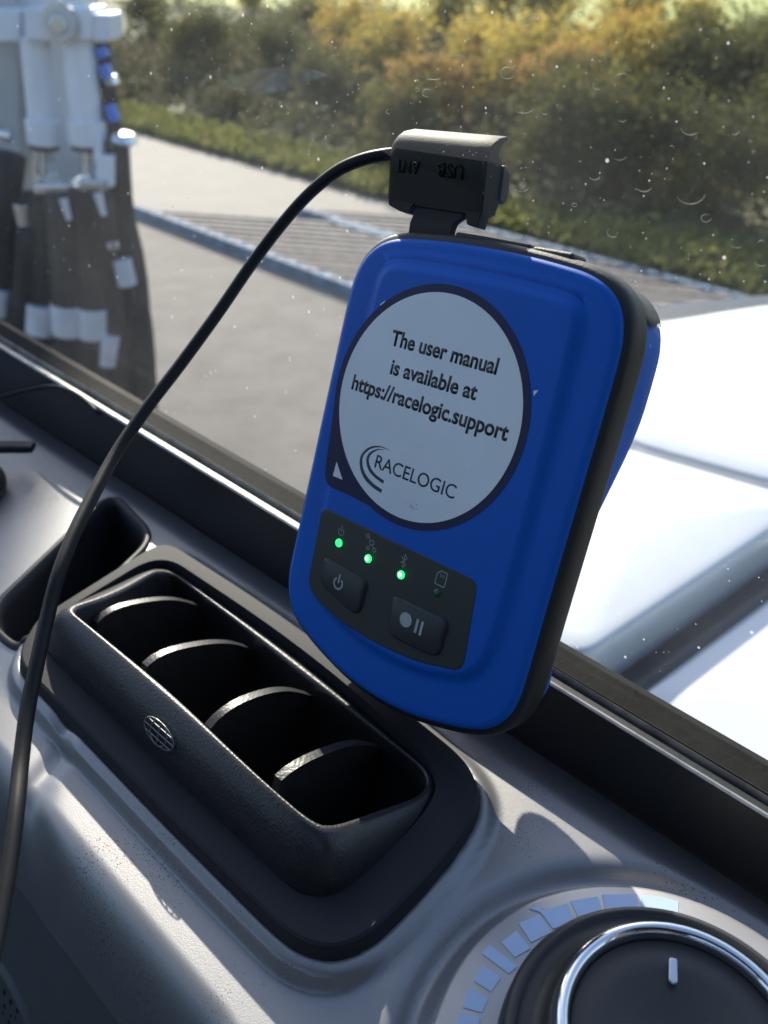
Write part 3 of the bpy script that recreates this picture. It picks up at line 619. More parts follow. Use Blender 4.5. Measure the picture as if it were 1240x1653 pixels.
# ------------------------------------------------------------ cab shell round the camera
cab = empty('cab_shell', SN(-.1, -.5, CAMZ - 1.2), 'dark lined cab with roof, pillars and rear wall around the viewer', 'vehicle cab')
M12 = Matrix((E1, E2, Vector((0, 0, 1)))).transposed()
def cabbox(name, s0, s1, n0, n1, z0, z1, m=SHELL):
    m_ = MB(); c = SN((s0 + s1) / 2, (n0 + n1) / 2, CAMZ + (z0 + z1) / 2); m_.box(c, ((s1 - s0) / 2, (n1 - n0) / 2, (z1 - z0) / 2), M12); m_.build(name, m, cab)
cabbox('roof', -.75, .95, .13, .18, .55, .63); cabbox('roof', -.75, .95, -1.35, -.38, .55, .63)
cabbox('roof', -.75, -.55, -.38, .13, .55, .63); cabbox('roof', .45, .95, -.38, .13, .55, .63)  # unseen roof opening, shaped to let sky light down on logger and dash
cabbox('floor', -.75, .95, -1.35, .14, -1.3, -1.24)
cabbox('rear_wall', .9, .95, -1.35, .14, -1.24, .55)
cabbox('far_wall', -.70, .88, -1.35, -1.30, -1.24, .22)
cabbox('left_wall', -.70, -.65, -1.28, .13, -1.24, -.08)
cabbox('pillar', -.70, -.64, .135, .178, -.2, .55)
cabbox('pillar', .41, .47, .135, .178, -.4, .55)
cabbox('pillar', -.70, -.64, -1.35, -1.28, .22, .55)

# ------------------------------------------------------------ air vent in the dashboard
vent = empty('air_vent', SN(-.13, .085, ZD), 'black demister vent with four curved vanes and a globe mark on its front', 'air vent')
T3 = [E1 * p.x + E2 * p.y for p in trim]
def ring_at(pts2, d, z): return [E1 * p.x + E2 * p.y + Vector((0, 0, z)) for p in inset(pts2, d)]
base_px = [(72, 1062), (100, 1005), (262, 905), (500, 1066), (716, 1262), (680, 1345), (512, 1490), (300, 1286)]
base = rounded([sn(atd(*p)) for p in base_px], [.006, .006, .012, .05, .010, .03, .010, .04], 160)
def align(ref, q):                             # start a ring where it lies nearest the start of another
    k_ = min(range(len(q)), key=lambda i: (q[i] - ref[0]).length); q = q[k_:] + q[:k_]
    if (q[5] - ref[5]).length > (q[-5] - ref[5]).length: q = [q[0]] + q[1:][::-1]
    return q
base = align(trim, base)
m_ = MB(); m_.rings([ring_at(trim, .0000, ZD - .004), ring_at(trim, .0, ZD + .0004), ring_at(trim, .0009, ZD + .0032), ring_at(trim, .0015, ZD + .0037), ring_at(trim, .0040, ZD + .0037),
                     [E1 * (p.x) + E2 * (p.y) + Vector((0, 0, ZD + .0036)) for p in base], [E1 * (p.x) + E2 * (p.y) + Vector((0, 0, ZD - .02)) for p in inset(base, .002)]])
o_ = m_.build('bezel', BEZEL, vent, smooth=True); md = o_.modifiers.new('e', 'EDGE_SPLIT'); md.split_angle = R(28)
ZR = .0175                                     # height of the front rim over the dash
open_px = [(104, 982, ZR), (180, 958, .012), (265, 912, .0012), (480, 1070, .0012), (700, 1250, .0012), (694, 1286, .003), (540, 1342, ZR * .93), (508, 1336, ZR), (430, 1270, ZR), (300, 1150, ZR), (180, 1045, ZR)]
o3 = [at(x, y, ZD + z) for x, y, z in open_px]
Or = rounded(o3, [.004, .012, .010, .03, .005, .008, .006, .006, .01, .01, .01], 160)
# match samples: both rings by angle about the vent's centre line
def by_angle(pts, c, K=160):
    A = [(math.atan2((p.dot(E2) - c[1]) * 2.2, p.dot(E1) - c[0]), p) for p in pts]; A.sort(key=lambda q: q[0]); A = [(A[-1][0] - 2 * math.pi, A[-1][1])] + A + [(A[0][0] + 2 * math.pi, A[0][1])]
    out = []; j = 0
    for i in range(K):
        a_ = -math.pi + 2 * math.pi * i / K
        while j < len(A) - 2 and A[j + 1][0] < a_: j += 1
        f_ = (a_ - A[j][0]) / max(A[j + 1][0] - A[j][0], 1e-9); out.append(A[j][1].lerp(A[j + 1][1], min(max(f_, 0), 1)))
    return out
cc = (sum(p.dot(E1) for p in Or) / 160, sum(p.dot(E2) for p in Or) / 160)
B3 = by_angle([E1 * p.x + E2 * p.y + Vector((0, 0, ZD - .001)) for p in base], cc, 220); O3 = by_angle(Or, cc, 220)
def mixr(a, b, t_, out_=0, dz=0):
    r_ = []
    for p, q in zip(a, b):
        x = p.lerp(q, t_); dirn = Vector((x.dot(E1) - cc[0], (x.dot(E2) - cc[1]) * 2.0)); dirn.normalize()
        hgt = max(q.z - p.z, 0); r_.append(x + (E1 * dirn.x + E2 * dirn.y) * out_ * hgt + Vector((0, 0, dz * hgt)))
    return r_
m_ = MB(); cen = E1 * cc[0] + E2 * cc[1]
ins = lambda r_, d, z: [p + ((Vector((cen.x, cen.y, p.z)) - p).normalized()) * d + Vector((0, 0, z)) for p in r_]
m_.rings([mixr(B3, O3, 0), mixr(B3, O3, .05, .03, .08), mixr(B3, O3, .2, .09, .10), mixr(B3, O3, .4, .13, .12), mixr(B3, O3, .62, .13, .10), mixr(B3, O3, .82, .09, .07), mixr(B3, O3, .95, .03, .03),
          O3, ins(O3, .0010, .0001), ins(O3, .0016, -.0012), [Vector((p.x, p.y, min(p.z - .006, ZD - .004))) for p in ins(O3, .0025, 0)], [Vector((p.x, p.y, ZD - .040)) for p in ins(O3, .004, 0)]], False, True)
m_.build('housing', BLACKP, vent, smooth=True)
# curved vanes standing across the opening
vanes = [[(152, 1012), (165, 992), (205, 974), (280, 966), (345, 985)], [(232, 1090), (240, 1066), (290, 1044), (370, 1036), (440, 1060)],
         [(334, 1185), (345, 1160), (395, 1127), (462, 1112), (530, 1130)], [(445, 1270), (458, 1247), (510, 1217), (580, 1198), (640, 1215)]]
for vp in vanes:
    mid = at(vp[2][0], vp[2][1], ZD + .011); s0 = mid.dot(E1)
    pts = [ats(x, y, s0) for x, y in vp]; pts = [Vector((p.x, p.y, min(max(p.z, ZD - .02), ZD + .02))) for p in pts]
    pts = [pts[0] + Vector((0, 0, -.012))] + pts; pts = spline(pts, 22)
    th_ = .0024; m_ = MB(); k_ = len(pts); vs = []
    for p in pts:
        for off in (-th_ / 2, th_ / 2): vs.append(p + E1 * off)
    for p in pts:
        q_ = Vector((p.x, p.y, ZD - .038)) - E1 * .004
        for off in (-th_ / 2, th_ / 2): vs.append(q_ + E1 * off)
    fs = []
    for i in range(k_ - 1):
        a_ = 2 * i; b2 = 2 * (i + k_); fs += [(a_, a_ + 2, a_ + 3, a_ + 1), (a_, b2, b2 + 2, a_ + 2), (a_ + 1, a_ + 3, b2 + 3, b2 + 1)]
    m_.add(vs, fs); m_.build('vane', BLACKP, vent, bevel=.0005)
# globe mark on the sloping front: meridians and parallels, slightly raised
def quad_on_housing(x, y):                     # ray against the housing front, found from the loft
    best = None; d = ray(x, y)
    for (ra, rb) in zip(loft[:-1], loft[1:]):
        for i in range(len(ra)):
            j = (i + 1) % len(ra)
            for tri in ((ra[i], ra[j], rb[j]), (ra[i], rb[j], rb[i])):
                e1, e2 = tri[1] - tri[0], tri[2] - tri[0]; h = d.cross(e2); a_ = e1.dot(h)
                if abs(a_) < 1e-14: continue
                s_ = CAM - tri[0]; u_ = s_.dot(h) / a_
                if u_ < 0 or u_ > 1: continue
                q_ = s_.cross(e1); v_ = d.dot(q_) / a_
                if v_ < 0 or u_ + v_ > 1: continue
                t_ = e2.dot(q_) / a_
                if t_ > 0 and (best is None or t_ < best[0]): best = (t_, e1.cross(e2).normalized())
    if best is None: return at(x, y, ZD + .01), Vector((0, 0, 1))
    nn = best[1]; nn = nn if nn.dot(d) < 0 else -nn
    return CAM + d * best[0], nn
loft = [mixr(B3, O3, .05, .03, .08), mixr(B3, O3, .2, .09, .10), mixr(B3, O3, .4, .13, .12), mixr(B3, O3, .62, .13, .10), mixr(B3, O3, .82, .09, .07), mixr(B3, O3, .95, .03, .03), O3]
gc, gn = quad_on_housing(259, 1183); ga, _ = quad_on_housing(241, 1165); gb, _ = quad_on_housing(280, 1200)
gx = (gb - ga).normalized(); gy = gn.cross(gx).normalized(); gr = (gb - ga).length * .60
if gy.z < 0: gy = -gy
GLOBE = mat('globe_mark', (.22, .23, .24), .35, .3)
m_ = MB()
def gcurve(f_):
    pts = [gc + gn * .0005 + gx * x * gr + gy * y * gr * .50 for x, y in [f_(i / 20) for i in range(21)]]; m_.tube(pts, .00014, 5)
gcurve(lambda t_: (math.cos(2 * math.pi * t_), math.sin(2 * math.pi * t_)))
for k_ in (-.55, 0, .55): gcurve(lambda t_, k=k_: (k * math.cos(math.pi * (t_ - .5)), math.sin(math.pi * (t_ - .5))))
for k_ in (-.5, 0, .5): gcurve(lambda t_, k=k_: ((2 * t_ - 1) * math.sqrt(1 - k * k), k))
m_.build('globe_mark', GLOBE, vent)

# ------------------------------------------------------------ rotary control
kn = empty('rotary_control', E1 * KC.x + E2 * KC.y + Vector((0, 0, ZD)), 'round black rotary control with chrome ring and pale blue scale marks', 'rotary knob')
KW = E1 * KC.x + E2 * KC.y
def lathe(name, prof_, m, parent, c=KW, n=96, cap=True, bevel=0):
    m_ = MB(); m_.rings([[c + Vector((math.cos(a_) * r_, math.sin(a_) * r_, ZD + z_)) for a_ in [2 * math.pi * i / n for i in range(n)]] for r_, z_ in prof_], False, cap)
    return m_.build(name, m, parent, smooth=True)
lathe('scale_disc', [(.0402, -.004), (.0404, .0005), (.0402, .0011), (.0395, .0014), (.030, .0014), (.020, .0014)], RINGM, kn)
lathe('skirt', [(.0292, -.002), (.0292, .004), (.0290, .008), (.0284, .0118), (.0274, .0134), (.0262, .0138), (.0258, .0128), (.0250, .0128), (.0235, .0130), (.0215, .0150), (.0208, .0172), (.0203, .0176), (.019, .017), (.012, .017)], KNOB, kn, cap=False)
lathe('chrome_ring', [(.0202, .0160), (.0203, .0192), (.0199, .0207), (.0191, .0214), (.0183, .0211), (.0178, .0202), (.0175, .0178)], CHROME, kn, cap=False)
lathe('cap', [(.0177, .0165), (.0176, .0186), (.0170, .0192), (.0120, .0188), (.0070, .0180), (.0030, .0174), (.0005, .0172)], KNOB, kn)
pA, pB = at(1086, 1549, ZD + .0195), at(1086, 1587, ZD + .0190); m_ = MB(); dd = (pB - pA).normalized(); nn = Vector((dd.y, -dd.x, 0)) * .0007
m_.prism([pA - nn, pB - nn * 1.1, pB + dd * .0006, pB + nn * 1.1, pA + nn], (0, 0, .0007)); m_.build('pointer', STEEL, kn, bevel=.0003)
z7 = lambda a_, b_: (640 + a_ * .484, 1150 + b_ * .484)
segs = [[(815, 612), (880, 616), (940, 630), (940, 690), (818, 664)], [(685, 608), (802, 608), (808, 663), (700, 670)], [(580, 630), (672, 615), (690, 672), (612, 695)], [(445, 655), (475, 645), (485, 662), (572, 638), (592, 700), (522, 722), (482, 668)],
        [(408, 705), (475, 675), (515, 735), (450, 768)], [(350, 768), (400, 728), (447, 788), (395, 818)], [(310, 775), (405, 848), (375, 872), (285, 805)], [(290, 842), (350, 885), (315, 933), (258, 895)],
        [(240, 920), (308, 955), (285, 1002), (222, 985)], [(212, 1000), (280, 1020), (264, 1075), (196, 1062)], [(188, 1080), (258, 1094), (244, 1150), (176, 1140)]]
for sg in segs:
    m_ = MB(); m_.prism([at(*z7(*p), ZD + .00145) for p in sg], (0, 0, .00012)); m_.build('scale_mark', MARK, kn)

# ------------------------------------------------------------ the blue data logger
DX = Vector((.73443, -.67714, .04571)); DYd = Vector((.2262, .3077, .9242)); DZ = Vector((-.6399, -.6684, .3792))
# exact axes from the fitted pose, in camera frame (right, down, forward) turned to the world
def c2w(c): return Vector((c[0], c[2] * math.cos(PITCH) - c[1] * math.sin(PITCH), -c[2] * math.sin(PITCH) - c[1] * math.cos(PITCH)))
DX = c2w((.73443, .32528, -.59566)); DY = -c2w((-.2262, .9448, .23704)); DZ = -c2w((.63988, -.03935, .76747)); DO = CAM + c2w((.00978, -.00681, .197))
def D(x, y, z=0): return DO + DX * (x * .001) + DY * (y * .001) + DZ * (z * .001)       # millimetres on the logger: right, up, toward the viewer
log = empty('data_logger', D(0, -50, -12), 'bright blue handheld data logger with round white sticker and green lights', 'data logger')
half = [(0, 52.5), (10, 52.3), (18, 51.8), (25, 51.0), (30, 49.2), (33.6, 46.0), (35.6, 41.5), (36.4, 34), (36.5, 10), (36.5, -15), (36.6, -30), (36.4, -37), (35.0, -42.2), (32.0, -46.2), (27.5, -48.9), (20, -51.6), (10, -54.0), (0, -54.8)]
outl = spline([Vector((x, y, 0)) for x, y in half] + [Vector((-x, y, 0)) for x, y in half[-2:0:-1]], 192, True)
ph = [(0, 45.4), (12, 45.2), (22, 44.6), (25.0, 43.4), (26.4, 40.5), (26.9, 30), (27.4, 10), (27.6, -10), (27.4, -25), (26.4, -32), (24.0, -36.2), (20, -38.8), (10, -41.6), (0, -42.4)]
plat = spline([Vector((x, y, 0)) for x, y in ph] + [Vector((-x, y, 0)) for x, y in ph[-2:0:-1]], 192, True)
def dr(o_, z): return [D(p.x, p.y, z) for p in o_]
m_ = MB(); m_.rings([dr(inset(outl, .3), -3), dr(outl, -2), dr(outl, -1.1), dr(inset(outl, .35), -.5), dr(inset(outl, 1.0), -.12), dr(inset(outl, 2.0), 0), dr([a_.lerp(b2, .55) for a_, b2 in zip(inset(outl, 2), plat)], .05),
                     dr(inset(plat, -2.4), .05), dr(inset(plat, -1.6), .15), dr(inset(plat, -.6), .75), dr(inset(plat, .2), 1.28), dr(inset(plat, .8), 1.47), dr(inset(plat, 1.2), 1.5)], False, True)
m_.build('front_shell', BLUE, log, smooth=True)
m_ = MB(); g_ = inset(outl, -1.9)
m_.rings([dr(inset(outl, .6), -1.0), dr(inset(outl, .05), -1.3), dr(inset(outl, -.8), -1.5), dr(inset(outl, -1.6), -2.4), dr(g_, -4), dr(g_, -7.5), dr(inset(outl, -1.3), -9.2), dr(inset(outl, .6), -9.8)]); m_.build('gasket', GASK, log, smooth=True)
def depth(y): 
    if y > 28: return 25.5
    if y > -10: return 25.5 - 13.5 * float(sstep(28, -10, np.array(y)))
    return 12 + 7.5 * float(sstep(-22, -42, np.array(y)))
def backring(d, f_): return [D(p.x, p.y, -9 - (depth(p.y) - 9) * f_) for p in inset(outl, d)]
m_ = MB(); m_.rings([backring(.6, -.05), backring(.5, .05), backring(.5, .55), backring(1.2, .8), backring(2.8, .95), backring(5, 1.0)], False, True); m_.build('back_shell', BLUE, log, smooth=True)
m_ = MB(); k0 = [p for p in inset(outl, -.1) if p.x > 20 and p.y > 43.5]; k0.sort(key=lambda p: -p.y + p.x)
m_.rings([[D(p.x * 1.005, p.y + .3, z) for p in k0] for z in (-8.5, -14, -19)] ); o_ = m_.build('corner_guard', GASK, log, smooth=True); md = o_.modifiers.new('s', 'SOLIDIFY'); md.thickness = .0009
# port flaps in the top of the gasket
def dbox(name, x0, x1, y0, y1, z0, z1, m, parent, bev=.0004, seg=3):
    m_ = MB(); m_.add([D(x, y, z) for x in (x0, x1) for y in (y0, y1) for z in (z0, z1)], [(0, 1, 3, 2), (4, 6, 7, 5), (0, 4, 5, 1), (2, 3, 7, 6), (0, 2, 6, 4), (1, 5, 7, 3)]); return m_.build(name, m, parent, bevel=bev, seg=seg)
dbox('port_flap', -11.6, 8.6, 52.0, 55.0, -8.2, -3.4, GASK, log, .0007); dbox('port_flap', 9.4, 19.6, 51.6, 54.7, -9.2, -2.6, GASK, log, .0010)
# unseen suction mount on the glass, its disc placed to shade the dash
m_ = MB(); f0 = SN(-.113, .1562, CAMZ - .113); m_.tube([f0, f0 - E2 * .0015, f0 - E2 * .004, f0 - E2 * .006], [.0195, .019, .012, .006], 32); m_.tube([f0 - E2 * .004, D(2, 8, -16)], .005, 16); m_.build('mount', GASK, log, smooth=True)

# sticker
def disc(c, r_, z, n_=96): return [D(c[0] + math.cos(2 * math.pi * i / n_) * r_, c[1] + math.sin(2 * math.pi * i / n_) * r_, z) for i in range(n_)]
SC = (-4.7, 15.8)
m_ = MB(); PZ = 1.52
m_.prism(disc(SC, 27.5, PZ), DZ * .00008)
m_.prism([D(x, y, PZ - .02) for x, y in [(-31.6, 10), (-30.9, 4), (-30.2, -4), (-29.6, -7.4), (-28.4, -9.3), (-26.6, -9.9), (-20, -9.9), (-14, -10.2), (-12, -9.0), (-8, 0), (-20, 10)]], DZ * .00006)
stk = m_.build('sticker', NAVY, log)
m_ = MB(); m_.prism(disc(SC, 25.7, PZ + .09), DZ * .00004); m_.build('sticker_face', STKW, stk)
m_ = MB(); m_.prism([D(x, y, PZ + .07) for x, y in ((-26.7, -3.3), (-23.6, -6.9), (-26.9, -7.0))], DZ * .00004); m_.build('corner_triangle', STKW, stk)
for tri in (((-24.2, 35.6), (-22.9, 36.8), (-23.4, 35.0)), ((21.4, 26.4), (22.5, 26.8), (21.8, 25.4))):
    m_ = MB(); m_.prism([D(x, y, 1.52) for x, y in tri], DZ * .00007); m_.build('sticker_remnant', STKW, stk)
def text(body, x0, x1, base_y, xh, m, parent, name='lettering', bold=0, z=PZ + .14, rot=0, ext=.03, h=None):
    cu = bpy.data.curves.new('t', 'FONT'); cu.body = body; cu.size = 1; cu.offset = bold; cu.resolution_u = 6
    ob = bpy.data.objects.new('t', cu); C.objects.link(ob); bpy.context.view_layer.update()
    me = bpy.data.meshes.new_from_object(ob.evaluated_get(bpy.context.evaluated_depsgraph_get())); bpy.data.objects.remove(ob)
    co_ = np.array([v.co[:] for v in me.vertices]); mnx, mxx = co_[:, 0].min(), co_[:, 0].max()
    sx = (x1 - x0) / (mxx - mnx); sy = xh / .72      # cap height of the built-in face
    for v in me.vertices:
        x = (v.co.x - mnx) * sx; y = v.co.y * sy
        if rot: x, y = (x1 - x0) - x, -y
        v.co = D(x0 + x, base_y + y, z)
    me.name = name
    bm = bmesh.new(); bm.from_mesh(me); r_ = bmesh.ops.extrude_face_region(bm, geom=bm.faces[:]); bmesh.ops.translate(bm, vec=DZ * ext * .001, verts=[g for g in r_['geom'] if isinstance(g, bmesh.types.BMVert)])
    bmesh.ops.recalc_face_normals(bm, faces=bm.faces); bm.to_mesh(me); bm.free()
    return link(name, me, m, parent)
text('The user manual', -18.4, 11.7, 27.5, 3.5, INK, stk, bold=.026)
text('is available at', -16.6, 8.3, 21.1, 3.5, INK, stk, bold=.026)
text('https://racelogic.support', -27.2, 18.4, 14.9, 3.6, INK, stk, bold=.026)
text('RACELOGIC', -14.7, 9.3, -1.0, 3.3, INKN, stk, bold=.004)
def swoosh(outer, inner):
    o2 = spline([Vector((x, y, 0)) for x, y in outer], 24); i2 = spline([Vector((x, y, 0)) for x, y in inner], 24)
    m_ = MB(); A = [D(p.x, p.y, PZ + .14) for p in o2]; B = [D(p.x, p.y, PZ + .14) for p in i2]; n_ = 24
    m_.add(A + B, [(i, i + 1, n_ + i + 1, n_ + i) for i in range(n_ - 1)]); m_.build('emblem_arc', INKN, stk)
swoosh([(-11.3, 4.1), (-14.2, 4.3), (-17.4, 3.2), (-19.4, .8), (-19.3, -1.7), (-17.4, -4.2), (-14.3, -5.6), (-10.9, -6.2)], [(-11.3, 4.05), (-14.2, 4.0), (-17.0, 2.8), (-18.7, .7), (-18.5, -1.3), (-16.9, -3.3), (-14.0, -4.7), (-10.8, -5.3)])
swoosh([(-12.8, 3.9), (-15.0, 3.4), (-17.1, 1.9), (-17.6, -.1), (-16.2, -2.2), (-13.8, -3.3), (-10.9, -3.9)], [(-12.8, 3.85), (-14.9, 3.1), (-16.5, 1.6), (-16.8, .1), (-15.5, -1.6), (-13.4, -2.6), (-10.9, -3.1)])
m_ = MB(); rq = random.Random(2)
for i in range(14):
    x, y = -1.2 + rq.gauss(0, .55), -6.0 + rq.gauss(0, .5); m_.prism([D(x + rq.uniform(-.3, .3), y + rq.uniform(-.3, .3), PZ + .14) for _ in range(3)], DZ * .00002)
for i in range(26):
    a_ = rq.uniform(0, 6.28); r_ = 25 * rq.random() ** .5; x, y = SC[0] + r_ * math.cos(a_), SC[1] + r_ * math.sin(a_); m_.prism([D(x + rq.uniform(-.12, .12), y + rq.uniform(-.12, .12), PZ + .14) for _ in range(3)], DZ * .00002)
o_ = m_.build('scuff', mat('scuff_grey', (.12, .13, .15), .8), stk); o_['kind'] = 'stuff'

# button panel
pp = rounded([Vector((x, y, 0)) for x, y in [(-28.2, -15.4), (-4, -15.8), (20.6, -15.9), (22.9, -36.6), (10.5, -39.9), (-1, -41.0), (-13.3, -40.7), (-22.5, -38.9), (-27.4, -36.2)]], [2.2, 3, 2.4, 3, 3, 3, 3, 3, 3], 120)
m_ = MB(); m_.rings([dr(pp, 1.3), dr(inset(pp, .05), 1.56), dr(inset(pp, .3), 1.64)], False, True); pan = m_.build('button_panel', PANEL, log, smooth=False)
def button(pts, rad):
    b_ = rounded([Vector((x, y, 0)) for x, y in pts], rad, 80); m_ = MB()
    m_.rings([dr(b_, 1.5), dr(inset(b_, .15), 2.1), dr(inset(b_, .4), 2.45), dr(inset(b_, .8), 2.62)], False, True); return m_.build('button', BTN, log, smooth=True)
bt1 = button([(-23.6, -26.6), (-8.2, -27.4), (-8.6, -37.2), (-23.0, -34.0)], [1.8, 2.2, 3, 3]); bt2 = button([(-.4, -27.4), (16.4, -27.0), (16.3, -36.6), (1, -37.4)], [1.8, 2.2, 3, 3])
def ringseg(mb, c, r0, r1, a0_, a1_, z, n_=24):
    A = [D(c[0] + math.cos(a0_ + (a1_ - a0_) * i / n_) * r0, c[1] + math.sin(a0_ + (a1_ - a0_) * i / n_) * r0, z) for i in range(n_ + 1)]; B = [D(c[0] + math.cos(a0_ + (a1_ - a0_) * i / n_) * r1, c[1] + math.sin(a0_ + (a1_ - a0_) * i / n_) * r1, z) for i in range(n_ + 1)]
    mb.add(A + B, [(i, i + 1, n_ + 2 + i, n_ + 1 + i) for i in range(n_)])
def bar(mb, x0, y0, x1, y1, wd, z):
    d = Vector((x1 - x0, y1 - y0, 0)).normalized() * wd / 2; n_ = Vector((-d.y, d.x, 0)); mb.add([D(x0 + n_.x, y0 + n_.y, z), D(x0 - n_.x, y0 - n_.y, z), D(x1 - n_.x, y1 - n_.y, z), D(x1 + n_.x, y1 + n_.y, z)], [(0, 1, 2, 3)])
m_ = MB(); ringseg(m_, (-16.6, -31.3), 1.15, 1.6, R(125), R(415), 2.72); bar(m_, -16.6, -28.9, -16.6, -31.2, .45, 2.72); m_.build('power_symbol', SYM, bt1)
m_ = MB(); m_.add([D(5.5 + math.cos(i * math.pi / 16) * 1.75, -31.4 + math.sin(i * math.pi / 16) * 1.75, 2.72) for i in range(32)], [tuple(range(32))]); bar(m_, 8.8, -29.8, 8.8, -33.2, .7, 2.72); bar(m_, 10.2, -29.8, 10.2, -33.2, .7, 2.72); m_.build('record_symbol', SYM, bt2)
zi = 1.68; m_ = MB(); ringseg(m_, (-20.2, -19.2), .78, 1.0, R(125), R(415), zi); bar(m_, -20.2, -17.6, -20.2, -19.2, .25, zi); m_.build('power_icon', ICON, pan)
m_ = MB()                                       # satellite
for cx_, cy_, w_, h_ in ((-10.2, -18.4, 1.2, 1.0), (-11.8, -17.2, .9, .8), (-8.9, -19.8, .9, .8), (-10.9, -20.0, .8, .7)):
    c_, s_ = math.cos(.6), math.sin(.6); q_ = [(cx_ + (x * c_ - y * s_), cy_ + (x * s_ + y * c_)) for x, y in ((-w_ / 2, -h_ / 2), (w_ / 2, -h_ / 2), (w_ / 2, h_ / 2), (-w_ / 2, h_ / 2))]
    for i in range(4): bar(m_, *q_[i], *q_[(i + 1) % 4], .2, zi)
bar(m_, -11.3, -17.5, -10.7, -18.0, .2, zi); bar(m_, -9.7, -18.9, -9.2, -19.4, .2, zi); m_.build('satellite_icon', ICON, pan)
m_ = MB(); q_ = [(-.6, -18.2), (1.0, -19.8), (.2, -20.6), (.2, -17.4), (1.0, -18.2), (-.6, -19.8)]
for i in range(5): bar(m_, *q_[i], *q_[i + 1], .22, zi)
m_.build('wireless_icon', ICON, pan)
m_ = MB(); q_ = [(10.0, -20.6), (12.7, -20.6), (12.7, -17.3), (10.9, -17.3), (10.0, -18.2)]
for i in range(5): bar(m_, *q_[i], *q_[(i + 1) % 5], .25, zi)
for k_ in (10.9, 11.4, 11.9): bar(m_, k_ + .1, -17.9, k_ + .1, -18.7, .16, zi)
m_.build('card_icon', ICON, pan)
for i, (x, y) in enumerate([(-20.1, -22.1), (-10.1, -22.4), (.4, -22.4), (11.3, -22.4)]):
    r_ = 1.0; m_ = MB(); m_.rings([disc((x, y), r_, 1.6, 24), disc((x, y), r_ * .95, 1.9, 24), disc((x, y), r_ * .6, 2.15, 24), disc((x, y), r_ * .2, 2.25, 24)], False, True)
    o_ = m_.build('indicator_light', (LEDG, LEDG, LEDG, LEDOFF)[i], log, smooth=True)
    if i == 3: o_['label'] = 'unlit indicator light'
    if i in (1, 2): m_ = MB(); m_.rings([disc((x + .1, y + .1), .55, 2.20, 16), disc((x + .1, y + .1), .3, 2.32, 16)], False, True); m_.build('light_core', LEDC, o_, smooth=True)

# rubber port cover folded up on its strap
pc = [(59.2, -6.0), (63, -5.1), (67, -4.0), (70, -3.2), (72.2, -3.2), (74.2, -4.2), (75.8, -6.0), (76.9, -8.6), (76.2, -9.0), (75.2, -7.6), (73.9, -6.9), (72.6, -6.9), (71.6, -8.9), (67, -10.0), (62.5, -11.4), (60.4, -11.0), (59.0, -8.6)]
pc = [(y, z) for y, z in pc]; yc, zc = 67.5, -7.5
m_ = MB(); rs = []
for x, f_ in [(-36.2, .80), (-35.9, .90), (-35.3, .97), (-34.2, 1), (-30, 1), (-20, 1), (-12, 1), (-7.9, 1), (-7.4, .985)]:
    rs.append([D(x, yc + (y - yc) * f_, zc + (z - zc) * f_) for y, z in pc])
m_.rings(rs, True, True); cover = m_.build('port_cover', CAPM, log, bevel=.0003)
m_ = MB()
m_.prism([D(x, y, -8.6) for x, y in [(-35.4, 60), (-34.8, 58.6), (-31, 57.6), (-27.8, 57.4), (-27.6, 59.0), (-26.8, 60)]], DZ * .0030)
m_.prism([D(x, y, -9.0) for x, y in [(-12.2, 60), (-11.4, 58.8), (-10.6, 57.0), (-7.6, 56.8), (-7.4, 60)]], DZ * .0034); m_.build('cover_foot', CAPM, cover, bevel=.0002)
sp_ = [(60.5, -6.4), (58.5, -6.2), (56.8, -5.0), (55.4, -4.6), (53.6, -4.8), (51.5, -5.2)]
m_ = MB(); rs = []
for y, z in sp_:
    wl = -26.2 - (.7 if y > 58 else 0); wr = -13.6 + (.9 if y > 57 else 0); rs.append([D(wl, y, z), D(wr, y, z), D(wr, y, z - 1.8), D(wl, y, z - 1.8)])
m_.rings(rs, True, True); m_.build('strap', CAPM, cover, bevel=.0003)
m_ = MB(); pl = [(70.9, -9.0), (71.2, -10.6), (70, -12.0), (66.5, -13.2), (64.0, -13.4), (63, -12.0), (64, -10.5)]
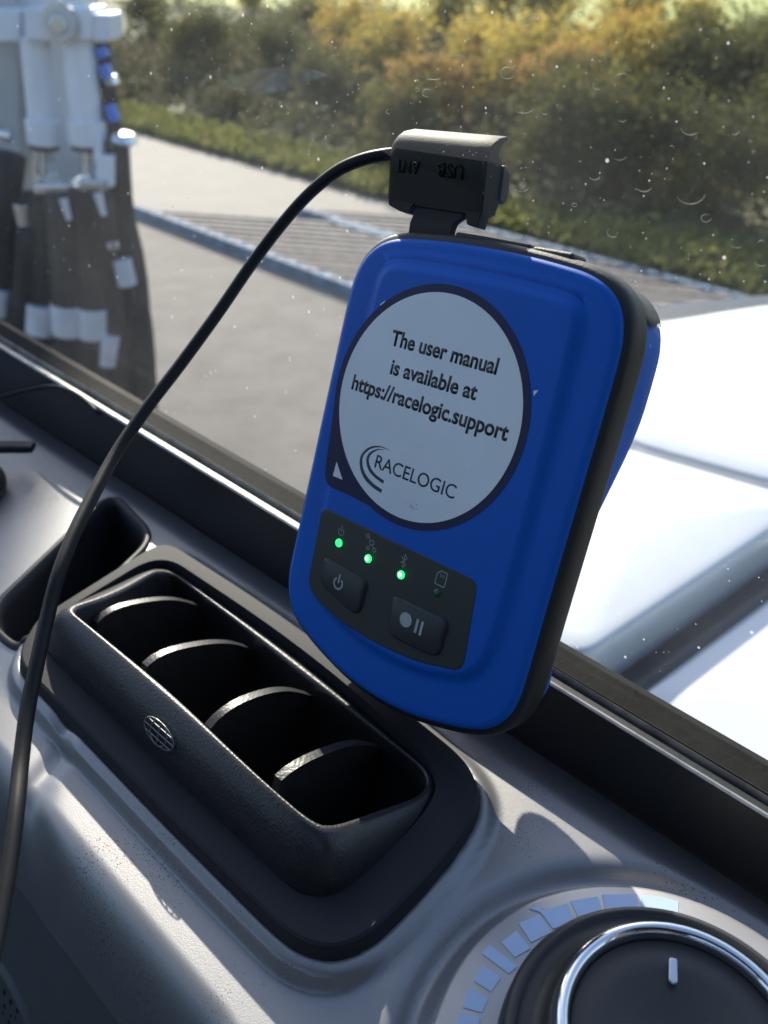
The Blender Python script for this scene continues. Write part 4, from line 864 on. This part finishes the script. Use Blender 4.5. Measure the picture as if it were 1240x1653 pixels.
m_.prism([D(-9.4, y, z) for y, z in pl], DX * .0026); m_.prism([D(-9.0, y * .98 + 1.3, z * .95 - .6) for y, z in pl], DX * .001); m_.build('plug', GASK, cover, bevel=.0004)
rr_ = math.atan2(-1.6, 12.4)
LETM = mat('lettering_black', (.006, .006, .006), .6, spec=.2)
def text_on_cover(body, x0, x1, yb, hgt):
    o_ = text(body, x0, x1, yb, hgt, LETM, cover, name='raised_lettering', bold=.012, rot=1, z=0, ext=.25)
    for v in o_.data.vertices:                  # lay it on the sloping face of the cover
        l_ = v.co - DO; y = l_.dot(DY) * 1000; zz_ = l_.dot(DZ) * 1000; v.co = v.co + DZ * .001 * ((-6.0 + (y - 59.2) * .2600) - .02)
text_on_cover('ANT', -33.6, -26.3, 68.6, 2.7); text_on_cover('USB', -20.9, -13.6, 68.9, 2.9)

# ------------------------------------------------------------ antenna cable
cp = [(668, 248, .207), (640, 249, .207), (622, 250, .207), (585, 258, .209), (545, 276, .212), (500, 312, .215), (455, 362, .217), (405, 428, .218), (350, 508, .216), (290, 590, .213), (240, 655, .209), (190, 728, .203), (150, 800, .194), (118, 865, .186), (95, 925, .180), (78, 990, .176), (60, 1070, .171), (44, 1150, .166), (34, 1230, .160), (26, 1310, .152), (14, 1400, .145), (-4, 1500, .138), (-30, 1620, .130), (-60, 1760, .124)]
pts = [CAM + ray(x, y) * z for x, y, z in cp]
m_ = MB(); m_.tube(spline(pts, 220), .0015, 18); tag(m_.build('antenna_cable', CABLE, smooth=True), 'thin black antenna cable looping from the port cover down to the dashboard corner', 'cable')
# a thin dark curved line, drawn as a tube along the foot of the frame
m_ = MB(); m_.tube(spline([atn(-60, 660, .134), atn(0, 641, .134), atn(50, 628, .1365), atn(92, 624, .139), atn(130, 640, .1395), atn(160, 668, .139)], 40), .0008, 10); tag(m_.build('thin_dark_line', CABLE, smooth=True), 'thin dark curved line lying along the foot of the window frame on the left', 'wire')

for o in bpy.data.objects:
    if o.parent is None and o.type == 'MESH' and 'label' not in o and 'kind' not in o: o['kind'] = 'structure'
